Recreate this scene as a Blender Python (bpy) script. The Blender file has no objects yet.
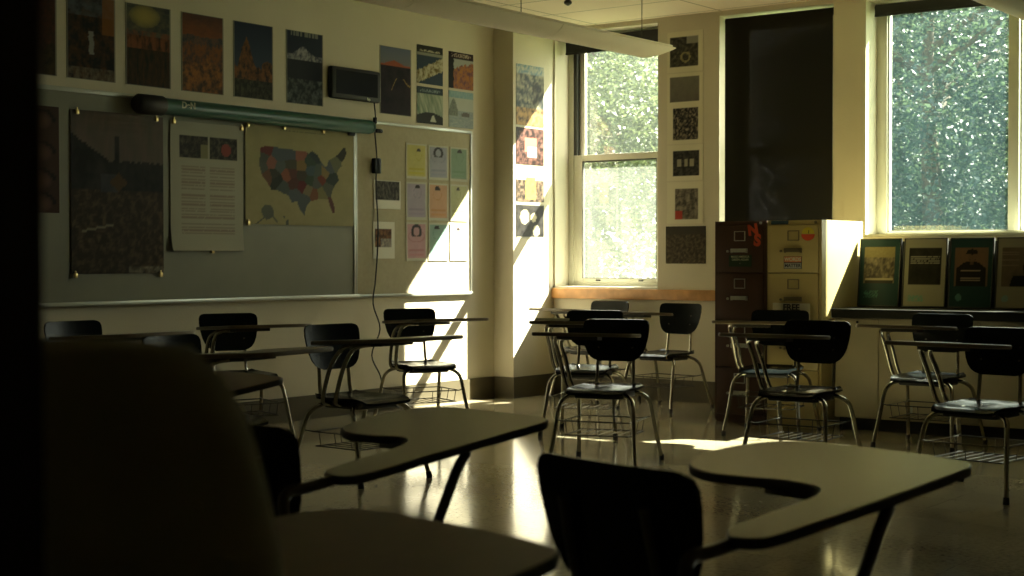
import bpy, bmesh, math, random
from mathutils import Vector, Matrix, noise
random.seed(7)
S = bpy.context.scene
COL = S.collection
PI = math.pi

# ------------------------------------------------------------------ materials
MATS = {}
def nt(name):
    m = bpy.data.materials.new(name); m.use_nodes = True
    t = m.node_tree; b = t.nodes['Principled BSDF']
    MATS[name] = m
    return m, t, b
def mat(name, col, rough=.5, metal=0., bump=0., bscale=40., var=0., vscale=6., coat=0., spec=.5):
    m, t, b = nt(name)
    b.inputs['Base Color'].default_value = (*col, 1)
    b.inputs['Roughness'].default_value = rough
    b.inputs['Metallic'].default_value = metal
    b.inputs['Coat Weight'].default_value = coat
    b.inputs['Specular IOR Level'].default_value = spec
    if name == 'black_plastic': b.inputs['IOR'].default_value = 1.28
    tc = t.nodes.new('ShaderNodeTexCoord')
    if var > 0:
        n = t.nodes.new('ShaderNodeTexNoise'); n.inputs['Scale'].default_value = vscale; n.inputs['Detail'].default_value = 5
        t.links.new(tc.outputs['Object'], n.inputs['Vector'])
        r = t.nodes.new('ShaderNodeValToRGB')
        r.color_ramp.elements[0].position = .3; r.color_ramp.elements[1].position = .7
        r.color_ramp.elements[0].color = (*[c*(1-var) for c in col], 1)
        r.color_ramp.elements[1].color = (*[min(1, c*(1+var)) for c in col], 1)
        t.links.new(n.outputs['Fac'], r.inputs['Fac']); t.links.new(r.outputs['Color'], b.inputs['Base Color'])
    if bump > 0:
        n = t.nodes.new('ShaderNodeTexNoise'); n.inputs['Scale'].default_value = bscale; n.inputs['Detail'].default_value = 3
        t.links.new(tc.outputs['Object'], n.inputs['Vector'])
        bp = t.nodes.new('ShaderNodeBump'); bp.inputs['Strength'].default_value = bump; bp.inputs['Distance'].default_value = .01
        t.links.new(n.outputs['Fac'], bp.inputs['Height']); t.links.new(bp.outputs['Normal'], b.inputs['Normal'])
    return m
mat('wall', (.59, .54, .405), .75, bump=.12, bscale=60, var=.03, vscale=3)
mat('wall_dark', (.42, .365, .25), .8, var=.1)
mat('rubber_base', (.085, .072, .04), .45, var=.1)
mat('window_paint', (.56, .545, .43), .4, var=.03)
mat('window_alu', (.50, .49, .42), .35, metal=.3)
mat('window_seal_shade', (.03, .03, .025), .6)  # black seals and lifts; also the painted shade of the side channels
mat('wood_trim', (.50, .25, .085), .4, var=.25, vscale=9)
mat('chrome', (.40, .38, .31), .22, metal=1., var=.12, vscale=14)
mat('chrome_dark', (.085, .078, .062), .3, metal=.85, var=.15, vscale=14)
mat('black_plastic', (.007, .009, .009), .22, bump=.04, bscale=250, spec=.3)
mat('black_matte', (.008, .008, .007), .6)
mat('rubber_foot', (.012, .012, .011), .6)
mat('plate', (.035, .032, .024), .5, metal=.3)
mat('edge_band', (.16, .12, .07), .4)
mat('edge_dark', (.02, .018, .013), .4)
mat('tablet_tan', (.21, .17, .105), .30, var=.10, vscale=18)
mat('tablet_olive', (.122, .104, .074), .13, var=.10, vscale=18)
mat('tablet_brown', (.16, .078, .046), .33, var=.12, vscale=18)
mat('white_board', (.235, .235, .175), .5, var=.03, spec=.2)
mat('alu', (.45, .47, .42), .35, metal=.6)
mat('tack', (.40, .36, .235), .9, bump=.3, bscale=180, var=.05, vscale=30)
mat('green_tube', (.010, .085, .06), .38, var=.06)
mat('brass', (.55, .42, .18), .3, metal=1.)
mat('cabinet_tan', (.47, .375, .155), .42, bump=.03, bscale=90, var=.03)
mat('cabinet_brown', (.062, .026, .014), .45, bump=.03, bscale=90, var=.06)
mat('holder', (.20, .165, .10), .35, metal=.7)
mat('paper', (.62, .60, .48), .8)
mat('card_white', (.60, .57, .42), .8)
mat('unit_beige', (.46, .40, .25), .5, var=.05, vscale=5)
mat('counter_dark', (.022, .022, .016), .75, var=.1, spec=.15)
mat('lamp_shell', (.86, .74, .52), .6, var=.03, vscale=3, spec=.15)
mat('wire', (.07, .065, .05), .4, metal=.7)
mat('red_orange', (.55, .07, .02), .6)
mat('sticker_green', (.01, .035, .012), .5)
mat('pale_text', (.45, .48, .33), .6)
mat('orange_label', (.62, .20, .08), .6)
mat('grey_label', (.34, .35, .33), .6)
mat('dark_text', (.03, .032, .035), .6)
mat('yellow_st', (.62, .50, .04), .5)
mat('red_st', (.60, .08, .03), .5)
mat('blue_st', (.03, .07, .09), .5)
mat('olive_cloth', (.42, .38, .23), .95, bump=.5, bscale=300, var=.12, vscale=8)
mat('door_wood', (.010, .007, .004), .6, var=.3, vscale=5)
mat('trunk', (.07, .055, .035), .9, bump=.6, bscale=14, var=.3)
mat('lawn', (.06, .10, .025), .9, var=.4, vscale=2)
mat('cream_line', (.60, .56, .42), .5)

def ceiling_mat():
    m, t, b = nt('ceiling')
    b.inputs['Roughness'].default_value = .9
    tc = t.nodes.new('ShaderNodeTexCoord')
    br = t.nodes.new('ShaderNodeTexBrick')
    br.offset = 0; br.inputs['Scale'].default_value = 1.
    br.inputs['Brick Width'].default_value = 1.22; br.inputs['Row Height'].default_value = .61
    br.inputs['Mortar Size'].default_value = .009
    br.inputs['Color1'].default_value = (.70, .60, .44, 1); br.inputs['Color2'].default_value = (.67, .575, .42, 1)
    br.inputs['Mortar'].default_value = (.28, .25, .16, 1)
    t.links.new(tc.outputs['Object'], br.inputs['Vector']); t.links.new(br.outputs['Color'], b.inputs['Base Color'])
    n = t.nodes.new('ShaderNodeTexNoise'); n.inputs['Scale'].default_value = 90
    t.links.new(tc.outputs['Object'], n.inputs['Vector'])
    bp = t.nodes.new('ShaderNodeBump'); bp.inputs['Strength'].default_value = .15
    t.links.new(n.outputs['Fac'], bp.inputs['Height']); t.links.new(bp.outputs['Normal'], b.inputs['Normal'])
ceiling_mat()
def floor_mat():
    m, t, b = nt('floor')
    tc = t.nodes.new('ShaderNodeTexCoord')
    n = t.nodes.new('ShaderNodeTexNoise'); n.inputs['Scale'].default_value = 45; n.inputs['Detail'].default_value = 8
    n2 = t.nodes.new('ShaderNodeTexNoise'); n2.inputs['Scale'].default_value = .9; n2.inputs['Detail'].default_value = 3
    t.links.new(tc.outputs['Object'], n.inputs['Vector']); t.links.new(tc.outputs['Object'], n2.inputs['Vector'])
    ad = t.nodes.new('ShaderNodeMath'); ad.operation = 'ADD'
    t.links.new(n.outputs['Fac'], ad.inputs[0]); t.links.new(n2.outputs['Fac'], ad.inputs[1])
    r = t.nodes.new('ShaderNodeValToRGB'); r.color_ramp.elements[0].position = .7; r.color_ramp.elements[1].position = 1.3
    r.color_ramp.elements[0].color = (.21, .18, .105, 1); r.color_ramp.elements[1].color = (.36, .315, .205, 1)
    br = t.nodes.new('ShaderNodeTexBrick'); br.offset = 0
    br.inputs['Brick Width'].default_value = .305; br.inputs['Row Height'].default_value = .305; br.inputs['Scale'].default_value = 1
    br.inputs['Mortar Size'].default_value = .0012
    br.inputs['Color1'].default_value = (1, 1, 1, 1); br.inputs['Color2'].default_value = (.92, .92, .92, 1); br.inputs['Mortar'].default_value = (.6, .6, .6, 1)
    t.links.new(tc.outputs['Object'], br.inputs['Vector'])
    mx = t.nodes.new('ShaderNodeMix'); mx.data_type = 'RGBA'; mx.blend_type = 'MULTIPLY'; mx.inputs['Factor'].default_value = 1
    t.links.new(ad.outputs[0], r.inputs['Fac']); t.links.new(r.outputs['Color'], mx.inputs['A']); t.links.new(br.outputs['Color'], mx.inputs['B'])
    t.links.new(mx.outputs['Result'], b.inputs['Base Color'])
    b.inputs['Roughness'].default_value = .17
    rr = t.nodes.new('ShaderNodeMapRange'); rr.inputs['To Min'].default_value = .06; rr.inputs['To Max'].default_value = .17
    t.links.new(n2.outputs['Fac'], rr.inputs['Value']); t.links.new(rr.outputs['Result'], b.inputs['Roughness'])
    bp = t.nodes.new('ShaderNodeBump'); bp.inputs['Strength'].default_value = .03; bp.inputs['Distance'].default_value = .01
    n3 = t.nodes.new('ShaderNodeTexNoise'); n3.inputs['Scale'].default_value = 5
    t.links.new(tc.outputs['Object'], n3.inputs['Vector'])
    t.links.new(n3.outputs['Fac'], bp.inputs['Height']); t.links.new(bp.outputs['Normal'], b.inputs['Normal'])
floor_mat()
def paint_mat(name, rough):
    m, t, b = nt(name)
    a = t.nodes.new('ShaderNodeAttribute'); a.attribute_name = 'Col'
    t.links.new(a.outputs['Color'], b.inputs['Base Color']); b.inputs['Roughness'].default_value = rough; b.inputs['Specular IOR Level'].default_value = .10
paint_mat('print', .55); paint_mat('print_gloss', .28)
def glass_mat(name, haze, tint, hcol):
    m = bpy.data.materials.new(name); m.use_nodes = True; MATS[name] = m
    t = m.node_tree; t.nodes.clear()
    out = t.nodes.new('ShaderNodeOutputMaterial')
    tr = t.nodes.new('ShaderNodeBsdfTransparent'); tr.inputs['Color'].default_value = (*tint, 1)
    gl = t.nodes.new('ShaderNodeBsdfGlossy'); gl.inputs['Roughness'].default_value = .02
    di = t.nodes.new('ShaderNodeBsdfTranslucent'); di.inputs['Color'].default_value = (*hcol, 1)
    m1 = t.nodes.new('ShaderNodeMixShader'); m1.inputs[0].default_value = .05
    m2 = t.nodes.new('ShaderNodeMixShader')
    tc = t.nodes.new('ShaderNodeTexCoord')
    n = t.nodes.new('ShaderNodeTexNoise'); n.inputs['Scale'].default_value = 2.2; n.inputs['Detail'].default_value = 4
    mp = t.nodes.new('ShaderNodeMapping'); mp.inputs['Scale'].default_value = (3, 1, .6)
    t.links.new(tc.outputs['Object'], mp.inputs['Vector']); t.links.new(mp.outputs['Vector'], n.inputs['Vector'])
    r = t.nodes.new('ShaderNodeMapRange'); r.inputs['From Min'].default_value = .3; r.inputs['From Max'].default_value = .7
    r.inputs['To Min'].default_value = haze*.75; r.inputs['To Max'].default_value = haze*1.25
    t.links.new(n.outputs['Fac'], r.inputs['Value']); t.links.new(r.outputs['Result'], m2.inputs[0])
    t.links.new(tr.outputs[0], m1.inputs[1]); t.links.new(gl.outputs[0], m1.inputs[2])
    t.links.new(m1.outputs[0], m2.inputs[1]); t.links.new(di.outputs[0], m2.inputs[2])
    t.links.new(m2.outputs[0], out.inputs['Surface'])
glass_mat('glass_clear', .009, (.95, .96, .93), (.75, .85, .8))
glass_mat('glass_hazy', .024, (.94, .95, .92), (.85, .92, .82))
glass_mat('glass_teal', .006, (.84, .88, .84), (.40, .68, .76))
def blind_mat():
    m = bpy.data.materials.new('blind_mesh'); m.use_nodes = True; MATS['blind_mesh'] = m
    t = m.node_tree; t.nodes.clear()
    out = t.nodes.new('ShaderNodeOutputMaterial')
    tr = t.nodes.new('ShaderNodeBsdfTransparent'); tr.inputs['Color'].default_value = (1, 1, 1, 1)
    di = t.nodes.new('ShaderNodeBsdfDiffuse'); di.inputs['Color'].default_value = (.022, .021, .016, 1)
    mx = t.nodes.new('ShaderNodeMixShader'); mx.inputs[0].default_value = .955
    t.links.new(tr.outputs[0], mx.inputs[1]); t.links.new(di.outputs[0], mx.inputs[2]); t.links.new(mx.outputs[0], out.inputs['Surface'])
blind_mat()
def leaf_mat(name, c1, c2, tcol):
    m = bpy.data.materials.new(name); m.use_nodes = True; MATS[name] = m
    t = m.node_tree; t.nodes.clear()
    out = t.nodes.new('ShaderNodeOutputMaterial')
    g = t.nodes.new('ShaderNodeNewGeometry')
    r = t.nodes.new('ShaderNodeValToRGB'); r.color_ramp.elements[0].color = (*c1, 1); r.color_ramp.elements[1].color = (*c2, 1)
    t.links.new(g.outputs['Random Per Island'], r.inputs['Fac'])
    pb = t.nodes.new('ShaderNodeBsdfPrincipled'); pb.inputs['Roughness'].default_value = .42
    t.links.new(r.outputs['Color'], pb.inputs['Base Color'])
    tl = t.nodes.new('ShaderNodeBsdfTranslucent'); tl.inputs['Color'].default_value = (*tcol, 1)
    mx = t.nodes.new('ShaderNodeMixShader'); mx.inputs[0].default_value = .38
    t.links.new(pb.outputs[0], mx.inputs[1]); t.links.new(tl.outputs[0], mx.inputs[2]); t.links.new(mx.outputs[0], out.inputs['Surface'])
leaf_mat('leaf_green', (.012, .028, .010), (.05, .075, .028), (.075, .10, .022))
leaf_mat('leaf_blue', (.006, .022, .028), (.024, .052, .054), (.068, .10, .052))
leaf_mat('leaf_pale', (.03, .056, .026), (.09, .125, .062), (.125, .16, .065))

# ------------------------------------------------------------------ mesh helpers
class MB:
    def __init__(s): s.v = []; s.f = []; s.sm = []; s.mi = []
    def add(s, vs, fs, smooth=False, mi=0):
        o = len(s.v); s.v += [tuple(v) for v in vs]
        for f in fs: s.f.append([i+o for i in f]); s.sm.append(smooth); s.mi.append(mi)
        return s
    def box(s, x0, x1, y0, y1, z0, z1, b=0., mi=0):
        if b <= 0:
            vs = [(x, y, z) for x in (x0, x1) for y in (y0, y1) for z in (z0, z1)]
            fs = [(0, 1, 3, 2), (4, 6, 7, 5), (0, 4, 5, 1), (2, 3, 7, 6), (0, 2, 6, 4), (1, 5, 7, 3)]
            return s.add(vs, fs, False, mi)
        bm = bmesh.new(); bmesh.ops.create_cube(bm, size=1)
        for v in bm.verts:
            v.co.x = (x0+x1)/2+v.co.x*(x1-x0); v.co.y = (y0+y1)/2+v.co.y*(y1-y0); v.co.z = (z0+z1)/2+v.co.z*(z1-z0)
        bmesh.ops.bevel(bm, geom=bm.edges[:], offset=b, segments=2, affect='EDGES', profile=.5)
        bm.verts.index_update()
        s.add([v.co[:] for v in bm.verts], [[v.index for v in f.verts] for f in bm.faces], False, mi); bm.free()
        return s
    def tube(s, pts, r, n=8, smooth=True, sub=0, cap=True, mi=0):
        P = [Vector(p) for p in pts]
        if sub: P = catmull(P, sub)
        rs = r if isinstance(r, (list, tuple)) else [r]*len(P)
        T = []
        for i in range(len(P)):
            a = P[max(0, i-1)]; c = P[min(len(P)-1, i+1)]; T.append((c-a).normalized())
        u = T[0].cross(Vector((0, 0, 1)));
        if u.length < .1: u = T[0].cross(Vector((0, 1, 0)))
        u.normalize(); vs = []; fs = []
        for i, p in enumerate(P):
            if i:
                u = u - T[i]*u.dot(T[i])
                u.normalize()
            w = T[i].cross(u)
            for k in range(n):
                a = 2*PI*k/n; vs.append(p+(u*math.cos(a)+w*math.sin(a))*rs[i])
        for i in range(len(P)-1):
            for k in range(n):
                k2 = (k+1) % n; fs.append((i*n+k, i*n+k2, (i+1)*n+k2, (i+1)*n+k))
        if cap:
            fs.append(tuple(range(n))[::-1]); fs.append(tuple((len(P)-1)*n+k for k in range(n)))
        return s.add(vs, fs, smooth, mi)
    def prism(s, outline, zf0, zf1, mi=0, smooth_side=False):
        n = len(outline)
        vs = [(x, y, zf0(x, y)) for x, y in outline]+[(x, y, zf1(x, y)) for x, y in outline]
        s.add(vs, [tuple(range(n))[::-1], tuple(range(n, 2*n))], False, mi)
        s.add(vs, [(i, (i+1) % n, n+(i+1) % n, n+i) for i in range(n)], smooth_side, mi)
        return s
    def shell(s, fn, nu, nv, thick):      # fn(u,v)->Vector, thick Vector offset
        vs = []; fs = []
        for j in range(nv+1):
            for i in range(nu+1): vs.append(fn(i/nu, j/nv))
        o = len(vs)
        vs += [v+thick for v in vs[:o]]
        w = nu+1
        for j in range(nv):
            for i in range(nu):
                a = j*w+i; fs.append((a, a+1, a+1+w, a+w)); fs.append((o+a, o+a+w, o+a+1+w, o+a+1))
        for i in range(nu):
            fs.append((i+1, i, o+i, o+i+1)); a = nv*w+i; fs.append((a, a+1, o+a+1, o+a))
        for j in range(nv):
            a = j*w; fs.append((a, a+w, o+a+w, o+a)); a = j*w+nu; fs.append((a+w, a, o+a, o+a+w))
        return s.add(vs, fs, True)
    def build(s, name, m, parent=None, loc=None, ms=None, rot=None):
        me = bpy.data.meshes.new(name)
        o = bpy.data.objects.new(name, me)
        vs = s.v
        if loc is not None:
            L = Vector(loc); vs = [tuple(Vector(v)-L) for v in vs]; o.location = L
        me.from_pydata(vs, [], s.f)
        me.polygons.foreach_set('use_smooth', s.sm); me.polygons.foreach_set('material_index', s.mi)
        for mm in (ms or [m]): me.materials.append(MATS[mm])
        bm = bmesh.new(); bm.from_mesh(me); bmesh.ops.recalc_face_normals(bm, faces=bm.faces[:]); bm.to_mesh(me); bm.free()
        me.update()
        try: me.set_sharp_from_angle(angle=math.radians(40))
        except Exception: pass
        COL.objects.link(o)
        if parent: o.parent = parent
        return o
def catmull(P, sub):
    out = []
    for i in range(len(P)-1):
        p0 = P[i-1] if i else P[0]*2-P[1]; p1 = P[i]; p2 = P[i+1]; p3 = P[i+2] if i+2 < len(P) else P[-1]*2-P[-2]
        for k in range(sub):
            t = k/sub
            out.append(.5*((2*p1)+(p2-p0)*t+(2*p0-5*p1+4*p2-p3)*t*t+(3*p1-p0-3*p2+p3)*t**3))
    out.append(P[-1]); return out
def tag(o, label=None, cat=None, group=None, kind=None):
    if label: o['label'] = label
    if cat: o['category'] = cat
    if group: o['group'] = group
    if kind: o['kind'] = kind
    return o
def empty(name, loc=(0, 0, 0), rz=0.):
    o = bpy.data.objects.new(name, None); COL.objects.link(o); o.location = loc; o.rotation_euler = (0, 0, rz)
    o.empty_display_size = .1
    return o
def copy_tree(o, parent=None):
    c = o.copy(); COL.objects.link(c)
    if parent: c.parent = parent
    for ch in [x for x in bpy.data.objects if x.parent == o]: copy_tree(ch, c)
    return c
def struct(o): o['kind'] = 'structure'; return o
def text(name, body, size, m, parent, M, depth=.001, bold=0.):
    cu = bpy.data.curves.new(name, 'FONT'); cu.body = body; cu.size = size; cu.align_x = 'CENTER'; cu.align_y = 'CENTER'
    cu.extrude = depth; cu.offset = bold
    tmp = bpy.data.objects.new(name+'_tmp', cu); COL.objects.link(tmp)
    bpy.context.view_layer.update()
    me = bpy.data.meshes.new_from_object(tmp.evaluated_get(bpy.context.evaluated_depsgraph_get()))
    bpy.data.objects.remove(tmp); bpy.data.curves.remove(cu)
    me.materials.clear(); me.materials.append(MATS[m]); me.transform(M)
    o = bpy.data.objects.new(name, me); COL.objects.link(o)
    if parent: o.parent = parent
    return o

# ------------------------------------------------------------------ room
XL, YW, H = -8.0, 11.05, 3.24
YO = 11.38
MB().box(XL-.2, 3.2, -1.7, YO, -.1, 0).build('floor', 'floor'); struct(bpy.data.objects['floor'])
struct(MB().box(XL-.2, 3.2, -1.7, YO, H, H+.1).build('ceiling', 'ceiling'))
struct(MB().box(XL-.2, XL, -1.7, YO, 0, H).build('wall_left', 'wall'))
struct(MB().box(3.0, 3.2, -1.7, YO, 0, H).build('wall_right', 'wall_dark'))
# column boxed out of the far left corner
struct(MB().box(XL, -7.79, 10.449, YW, 0, H).build('wall_corner_column', 'wall'))
W = MB()
W.box(XL, -7.773, YW, YO, 0, H)                       # left of window 1
W.box(-7.773, -6.706, YW, YO, 0, .955)
W.box(-6.706, -6.115, YW, YO, 0, H)
W.box(-6.115, -5.101, YW, YO, 0, .955)
W.box(-5.101, -4.833, YW, YO, 0, H)
W.box(-4.833, -2.50, YW, YO, 0, 1.37)
W.box(-2.50, 3.0, YW, YO, 0, H)
for a, b in ((-7.773, -6.706), (-6.115, -5.101), (-4.833, -2.50)): W.box(a, b, YW, YO, 3.20, H)
struct(W.build('wall_far', 'wall'))
# near wall with the doorway the picture is taken from, and a bit of corridor behind it
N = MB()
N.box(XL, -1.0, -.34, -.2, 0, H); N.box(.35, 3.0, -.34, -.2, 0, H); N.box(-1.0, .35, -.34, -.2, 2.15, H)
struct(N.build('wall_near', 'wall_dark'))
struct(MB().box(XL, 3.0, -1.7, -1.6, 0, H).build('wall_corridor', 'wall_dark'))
# baseboards
struct(MB().box(XL, XL+.012, -.2, 10.449, 0, .18).build('baseboard_left', 'rubber_base'))
B = MB().box(XL+.012, -7.778, 10.437, 10.449, 0, .18); B.box(-7.79, -7.778, 10.449, YW, 0, .18)
struct(B.build('baseboard_column', 'rubber_base'))
struct(MB().box(-7.778, -4.60, YW-.012, YW, 0, .18).build('baseboard_far', 'rubber_base'))
# wooden apron under the windows
struct(MB().box(-7.79, -4.86, YW-.035, YW, .85, .94, .004).build('trim_1', 'wood_trim'))
struct(MB().box(-7.773, -6.706, YW-.01, 11.27, .94, .957).build('trim_2', 'window_paint'))
struct(MB().box(-4.833, -2.5, YW-.02, 11.27, 1.372, 1.388).build('trim_3', 'window_paint'))

# windows
def window(name, x0, x1, z0, z1, kind):
    r = empty(name, ((x0+x1)/2, 11.30, z0)); struct(r)
    L = r.location
    def P(mb, n, m, par=r):
        mb.v = [tuple(Vector(v)-L) for v in mb.v]; return mb.build(n, m, par)
    ya, yb = 11.26, 11.36
    f = MB()
    if kind == 'hung':
        f.box(x0, x0+.05, ya, yb, z0, z1, .004); f.box(x1-.05, x1, ya, yb, z0, z1, .004)
        f.box(x0+.05, x1-.05, ya, yb, z1-.05, z1, .004); f.box(x0+.05, x1-.05, ya, yb, z0, z0+.03, .004)
        P(f, 'window_frame', 'window_paint')
        s = MB(); s.box(x0+.05, x0+.085, ya+.012, yb-.02, 2.10, z1-.05); s.box(x1-.085, x1-.05, ya+.012, yb-.02, 2.10, z1-.05)
        P(s, 'channel_shade', 'window_seal_shade')  # dark strip filling the side channel, its shade put into the colour
        u = MB(); u.box(x0+.085, x0+.145, ya+.05, ya+.085, 2.06, z1-.05, .003); u.box(x1-.145, x1-.085, ya+.05, ya+.085, 2.06, z1-.05, .003)
        u.box(x0+.145, x1-.145, ya+.05, ya+.085, z1-.10, z1-.05, .003); u.box(x0+.145, x1-.145, ya+.05, ya+.085, 2.07, 2.12, .003)
        su = P(u, 'upper_sash', 'window_alu')
        P(MB().box(x0+.145, x1-.145, ya+.065, ya+.069, 2.12, z1-.10), 'pane', 'glass_clear')
        u = MB(); u.box(x0+.05, x0+.145, ya+.008, ya+.045, z0+.03, 2.13, .003); u.box(x1-.145, x1-.05, ya+.008, ya+.045, z0+.03, 2.13, .003)
        u.box(x0+.145, x1-.145, ya+.008, ya+.045, z0+.03, z0+.07, .003); u.box(x0+.145, x1-.145, ya+.008, ya+.045, 2.075, 2.13, .003)
        P(u, 'lower_sash', 'window_paint')
        g = MB()
        g.box(x0+.14, x0+.15, ya+.01, ya+.04, z0+.07, 2.075); g.box(x1-.15, x1-.14, ya+.01, ya+.04, z0+.07, 2.075)
        g.box(x0+.15, x1-.15, ya+.01, ya+.04, 2.062, 2.076); g.box(x0+.15, x1-.15, ya+.01, ya+.04, z0+.068, z0+.074)
        P(g, 'gasket', 'window_seal_shade')
        P(MB().box(x0+.145, x1-.145, ya+.02, ya+.024, z0+.07, 2.075), 'pane', 'glass_hazy')
        for q in (.3, .72):
            xx = x0+(x1-x0)*q; P(MB().box(xx-.02, xx+.02, ya-.012, ya+.008, z0+.045, z0+.06, .003), 'sash_lift', 'window_seal_shade')
    else:
        xm = -3.75
        f.box(x0, x0+.085, ya, yb, z0, z1, .004); f.box(x1-.085, x1, ya, yb, z0, z1, .004)
        f.box(x0+.085, x1-.085, ya, yb, z1-.05, z1, .004); f.box(x0+.085, x1-.085, ya, yb, z0, z0+.035, .004)
        P(f, 'window_frame', 'window_paint')
        P(MB().box(xm-.04, xm+.04, ya-.02, yb, z0+.035, z1-.05, .004), 'mullion', 'window_paint')
        g = MB()
        for a, b in ((x0+.085, xm-.04), (xm+.04, x1-.085)):
            g.box(a, a+.012, ya+.02, ya+.05, z0+.035, z1-.05); g.box(b-.012, b, ya+.02, ya+.05, z0+.035, z1-.05)
            g.box(a, b, ya+.02, ya+.05, z0+.033, z0+.043)
        P(g, 'gasket', 'window_alu')
        for a, b in ((x0+.097, xm-.052), (xm+.052, x1-.097)):
            P(MB().box(a, b, ya+.03, ya+.034, z0+.04, z1-.05), 'pane', 'glass_teal')
window('window_1', -7.773, -6.706, .957, 3.20, 'hung')
window('window_2', -6.115, -5.101, .957, 3.20, 'hung')
window('window_3', -4.833, -2.50, 1.375, 3.20, 'fixed')

def blind(x0, x1, z0, y, label, full=False):
    r = empty('roller_blind', ((x0+x1)/2, y, 3.2)); tag(r, label, 'blind')
    L = r.location
    def P(mb, n, m): mb.v = [tuple(Vector(v)-L) for v in mb.v]; return mb.build(n, m, r)
    P(MB().tube([(x0+.01, y, 3.15), (x1-.01, y, 3.15)], .03, 12), 'roller', 'black_matte')
    f = MB(); f.box(x0+.015, x1-.015, y-.034, y-.032, z0, 3.17)
    P(f, 'shade_cloth', 'blind_mesh' if full else 'black_matte')
    P(MB().box(x0+.015, x1-.015, y-.04, y-.026, z0-.02, z0+.004, .003), 'bottom_bar', 'black_matte')
blind(-7.765, -6.714, 3.045, 11.22, 'short strip of black roller blind rolled up over the hazy sash window at left')
blind(-6.088, -5.103, 1.02, 11.10, 'black see-through roller blind pulled down over the middle window behind the file cabinets', True)
blind(-4.825, -3.79, 3.10, 11.20, 'black roller blind rolled up above the teal-tinted window at upper right')

# ------------------------------------------------------------------ painted prints
def nz(x, y, s=0.):
    return .62*noise.noise(Vector((x, y, s)))+.42*noise.noise(Vector((x*2.3+3, y*2.3, s+7)))+.30*noise.noise(Vector((x*5.1, y*5.1+5, s+13)))
def mixc(a, b, t): t = max(0, min(1, t)); return tuple(a[i]*(1-t)+b[i]*t for i in range(3))
def panel(name, W_, Hh, nu, nv, fn, thick=.004, mt='print', bulge=None, parent=None):
    """upright sheet in local coords: x across, z up, front faces -y; painted per vertex"""
    vs = []; fs = []; cols = []
    for j in range(nv+1):
        for i in range(nu+1):
            u = i/nu; v = j/nv
            b = bulge(u, v) if bulge else 0
            vs.append(((u-.5)*W_, -thick-b, (v-.5)*Hh)); cols.append(fn(u, v))
    w = nu+1
    for j in range(nv):
        for i in range(nu): a = j*w+i; fs.append((a, a+1, a+1+w, a+w))
    o = len(vs)
    for k in range(o):
        x, y, z = vs[k]; vs.append((x, y+thick, z)); cols.append((.4, .38, .3))
    for j in range(nv):
        for i in range(nu): a = o+j*w+i; fs.append((a, a+w, a+1+w, a+1))
    edge = [i for i in range(w)]+[j*w+nu for j in range(1, nv+1)]+[nv*w+i for i in range(nu-1, -1, -1)]+[j*w for j in range(nv-1, 0, -1)]
    n = len(edge)
    for k in range(n): fs.append((edge[k], o+edge[k], o+edge[(k+1) % n], edge[(k+1) % n]))
    me = bpy.data.meshes.new(name); me.from_pydata(vs, [], fs)
    ca = me.color_attributes.new('Col', 'FLOAT_COLOR', 'POINT')
    flat = []
    for c in cols: flat += [max(0, c[0]), max(0, c[1]), max(0, c[2]), 1]
    ca.data.foreach_set('color', flat)
    me.materials.append(MATS[mt]); me.update()
    ob = bpy.data.objects.new(name, me); COL.objects.link(ob)
    if parent: ob.parent = parent
    return ob
def on_left(o, y0, y1, z0, z1, off=-.0004, X=XL):      # faces +X
    o.location = (X+off, (y0+y1)/2, (z0+z1)/2); o.rotation_euler = (0, 0, PI/2); return o
def on_far(o, x0, x1, z0, z1, off=-.0004, Y=YW):        # faces -Y
    o.location = ((x0+x1)/2, Y-off, (z0+z1)/2); return o
def ridge(seed, base, amp, freq=3.):
    return lambda u: base+amp*nz(u*freq, seed)+amp*.4*nz(u*freq*3.1, seed+5)+amp*.2*nz(u*freq*8, seed+9)
def landscape(sky0, sky1, layers, seed, texture=.5, border=None, bw=.02, title=None):
    R = [(ridge(seed+k*3.3, b, a, f), c1, c2) for k, (b, a, f, c1, c2) in enumerate(layers)]
    def fn(u, v):
        if border and (u < bw*1.3 or u > 1-bw*1.3 or v < bw or v > 1-bw): return border
        if title and v > title[0]:
            if title[0]+.025 < v < title[0]+.09 and .12 < u < .88 and nz(u*30, v*22, seed) > -.08: return title[2]
            return title[1]
        c = mixc(sky0, sky1, (v-.5)*2+.25*nz(u*3, v*9, seed))
        for rf, c1, c2 in R:
            if v < rf(u): c = mixc(c1, c2, .5+texture*1.6*nz(u*11, v*13, seed+rf(0)))
        return c
    return fn
FR = (.26, .25, .19)
# national-park style posters in the top row
tops = [
 ('mountain poster with red-brown cliffs at the far left end of the top row', 5.50, 5.93, landscape((.05, .03, .02), (.03, .03, .03), [(.9, .1, 3, (.10, .03, .012), (.03, .02, .015)), (.35, .1, 4, (.06, .04, .015), (.02, .012, .008))], 1)),
 ('dark canyon poster with a thin white waterfall, second in the top row', 6.004, 6.386, None),
 ('poster of a glowing yellow cloud above dark forest, third in the top row', 6.469, 6.85, None),
 ('orange desert badlands poster, fourth in the top row', 6.942, 7.326, landscape((.34, .10, .03), (.10, .05, .03), [(.72, .05, 3, (.16, .09, .06), (.06, .06, .06)), (.6, .1, 5, (.26, .10, .03), (.09, .06, .05)), (.40, .18, 6, (.36, .15, .04), (.08, .05, .03))], 4, .9)),
 ('poster of an orange rock spire against dark blue sky, fifth in the top row', 7.418, 7.806, None),
 ('poster of a snowy peak mirrored in a dark lake, sixth in the top row', 7.938, 8.327, None),
 ('tall poster of a pink sunset peak, right of the small black screen', 8.967, 9.348, None)]
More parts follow.
